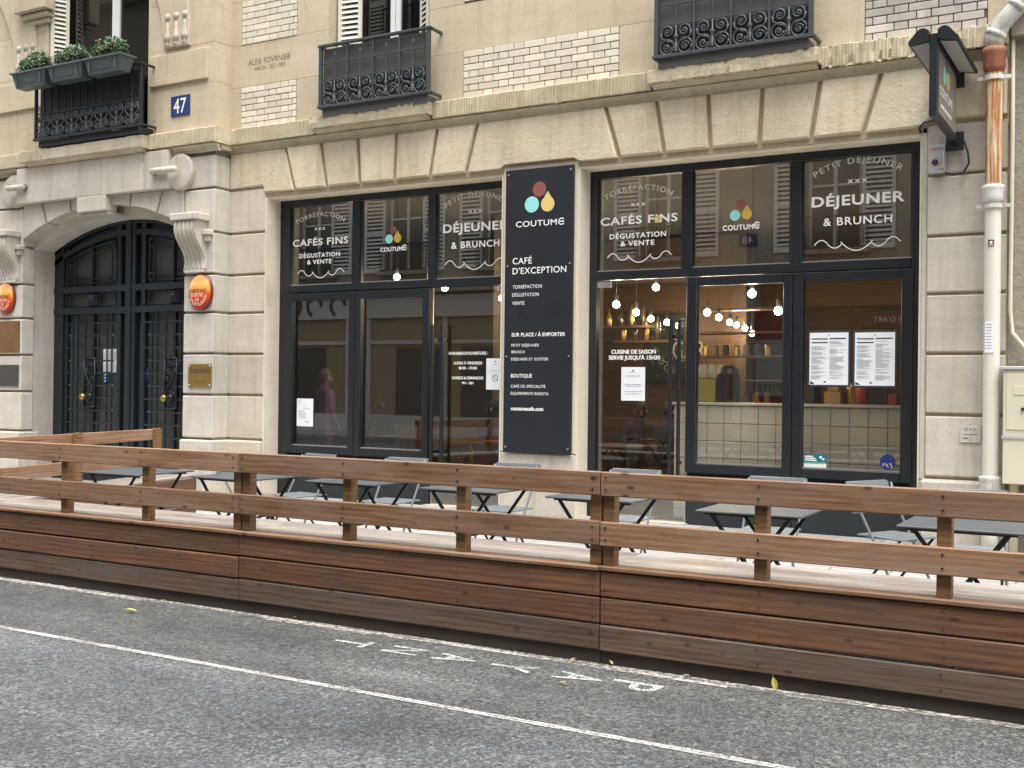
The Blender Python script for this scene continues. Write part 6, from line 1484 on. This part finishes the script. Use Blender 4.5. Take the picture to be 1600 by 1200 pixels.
for x in WX:
    for z0, z1 in ((5.35, 7.9), (9.4, 11.8), (13.0, 15.2)):
        f = MB()
        for a, b in ((x-.7, x-.62), (x-.05, x+.05), (x+.62, x+.7)): f.box(a, b, OY-.25, OY-.18, z0, z1)
        for zz in (z0, z0+1.7): f.box(x-.62, x-.05, OY-.25, OY-.19, zz, zz+.06).box(x+.05, x+.62, OY-.25, OY-.19, zz, zz+.06)
        w = f.build('window', 'oppshut', ob_); MB().quad((x-.7, OY-.24, z0), (x+.7, OY-.24, z0), (x+.7, OY-.24, z1), (x-.7, OY-.24, z1)).build('pane', bpy.data.materials.get('opp_pane') or plain('opp_pane', (.10, .095, .085, 1), .15), w)
        oshut(x-1.58, x-.74, z0-.02, z1); oshut(x+.74, x+1.58, z0-.02, z1)
        r = MB().box(x-.9, x+.9, OY+.1, OY+.13, z0+.85, z0+.89).box(x-.9, x+.9, OY+.1, OY+.13, z0+.02, z0+.05)
        for k in range(19): r.box(x-.9+.1*k-.008, x-.9+.1*k+.008, OY+.107, OY+.123, z0+.05, z0+.85)
        r.build('balcony_railing', 'irondark', ob_); MB().box(x-1.0, x+1.0, OY, OY+.25, z0-.12, z0-.0).build('window_sill', 'opp', ob_)
# shopfronts of the opposite side
MAT['oppbeige'] = paint('opposite_beige', (.36, .28, .18, 1), .7, var=.15)
SH = [(-30, -23.2, 'shop_grey', (.62, .62, .60, 1), ''), (-22.6, -16.4, 'shop_grey2', (.58, .56, .52, 1), ''), (-15.6, -10.1, 'shop_brown', (.16, .10, .06, 1), ''), (-9.3, -4.2, 'shop_tan', (.26, .13, .05, 1), 'x'), (-3.6, 3, 'shop_ochre', (.24, .14, .06, 1), '')]
for a, b, nm, c, tx in SH:
    mm = paint(nm, c, .5, var=.08)
    s = MB().box(a, b, OY-.05, OY+.12, 3.85, 4.55, .01).box(a, a+.2, OY-.05, OY+.06, 0.1, 3.85).box(b-.2, b, OY-.05, OY+.06, .1, 3.85).box(a+.2, b-.2, OY-.05, OY+.05, .1, .7).box((a+b)/2-.08, (a+b)/2+.08, OY-.05, OY+.04, .7, 3.85).box(a+.2, b-.2, OY-.05, OY+.035, 3.0, 3.12).build('shop_front', mm, ob_)
    if a < -16:
        MB().box(a+.2, b-.2, OY-.045, OY-.03, .7, 3.85).build('shop_wall', 'oppbeige', s)
        for q in (a+1.2, (a+b)/2+.6): MB().box(q, q+1.7, OY-.03, OY-.01, .7, 2.9).build('pane', bpy.data.materials['opp_pane'], s)
    else: MB().box(a+.2, b-.2, OY-.04, OY-.03, .7, 3.85).build('pane', bpy.data.materials['opp_pane'], s)
    if tx:
        MB().box(-9.45, -8.35, OY+.061, OY+.10, .4, 3.84).build('burgundy_panel', paint('burgundy', (.16, .02, .03, 1), .5), s)
        MB().box(-9.42, -8.45, OY+.101, OY+.11, 1.5, 3.0).build('poster', plain('poster_grey', (.30, .33, .33, 1), .6), s)
        for t_, xa, xb, z_, h_, y_, mt in (("IE D'ART", -5.6, -6.35, 3.42, .15, .046, 'white'), ('PETITE', -8.55, -9.36, 1.62, .17, .113, 'ink')):
            m = MB(); put_text(m, t_, (xa, OY+y_, z_), (xb, OY+y_, z_), h_); m.build('lettering', mt, s)
        MB().box(-7.9, -4.45, OY+.036, OY+.042, 3.3, 3.7).build('sign_board', plain('sign_brown', (.12, .06, .03, 1), .6), s)
    elif nm == 'shop_grey':
        m = MB()
        for k, xx in enumerate((-25.6, -24.7, -23.7)): arc_ribbon(m, [(xx+.3*math.cos(t), 4.28+.3*math.sin(t)) for t in np.linspace(0, 2*math.pi if k == 0 else math.pi*1.4, 20)], .13, OY+.126)
        m.build('lettering', 'darkplate', s)
m = MB().box(-9.95, -9.45, OY+.002, OY+.02, 5.55, 5.9).build('number_plate', 'blueplate', ob_)
mm = MB(); put_text(mm, '48', (-9.55, OY+.023, 5.62), (-9.85, OY+.023, 5.62), .2); mm.build('numeral', 'white', m)

for o in list(bpy.data.objects):
    if '_o' in o: del o['_o']
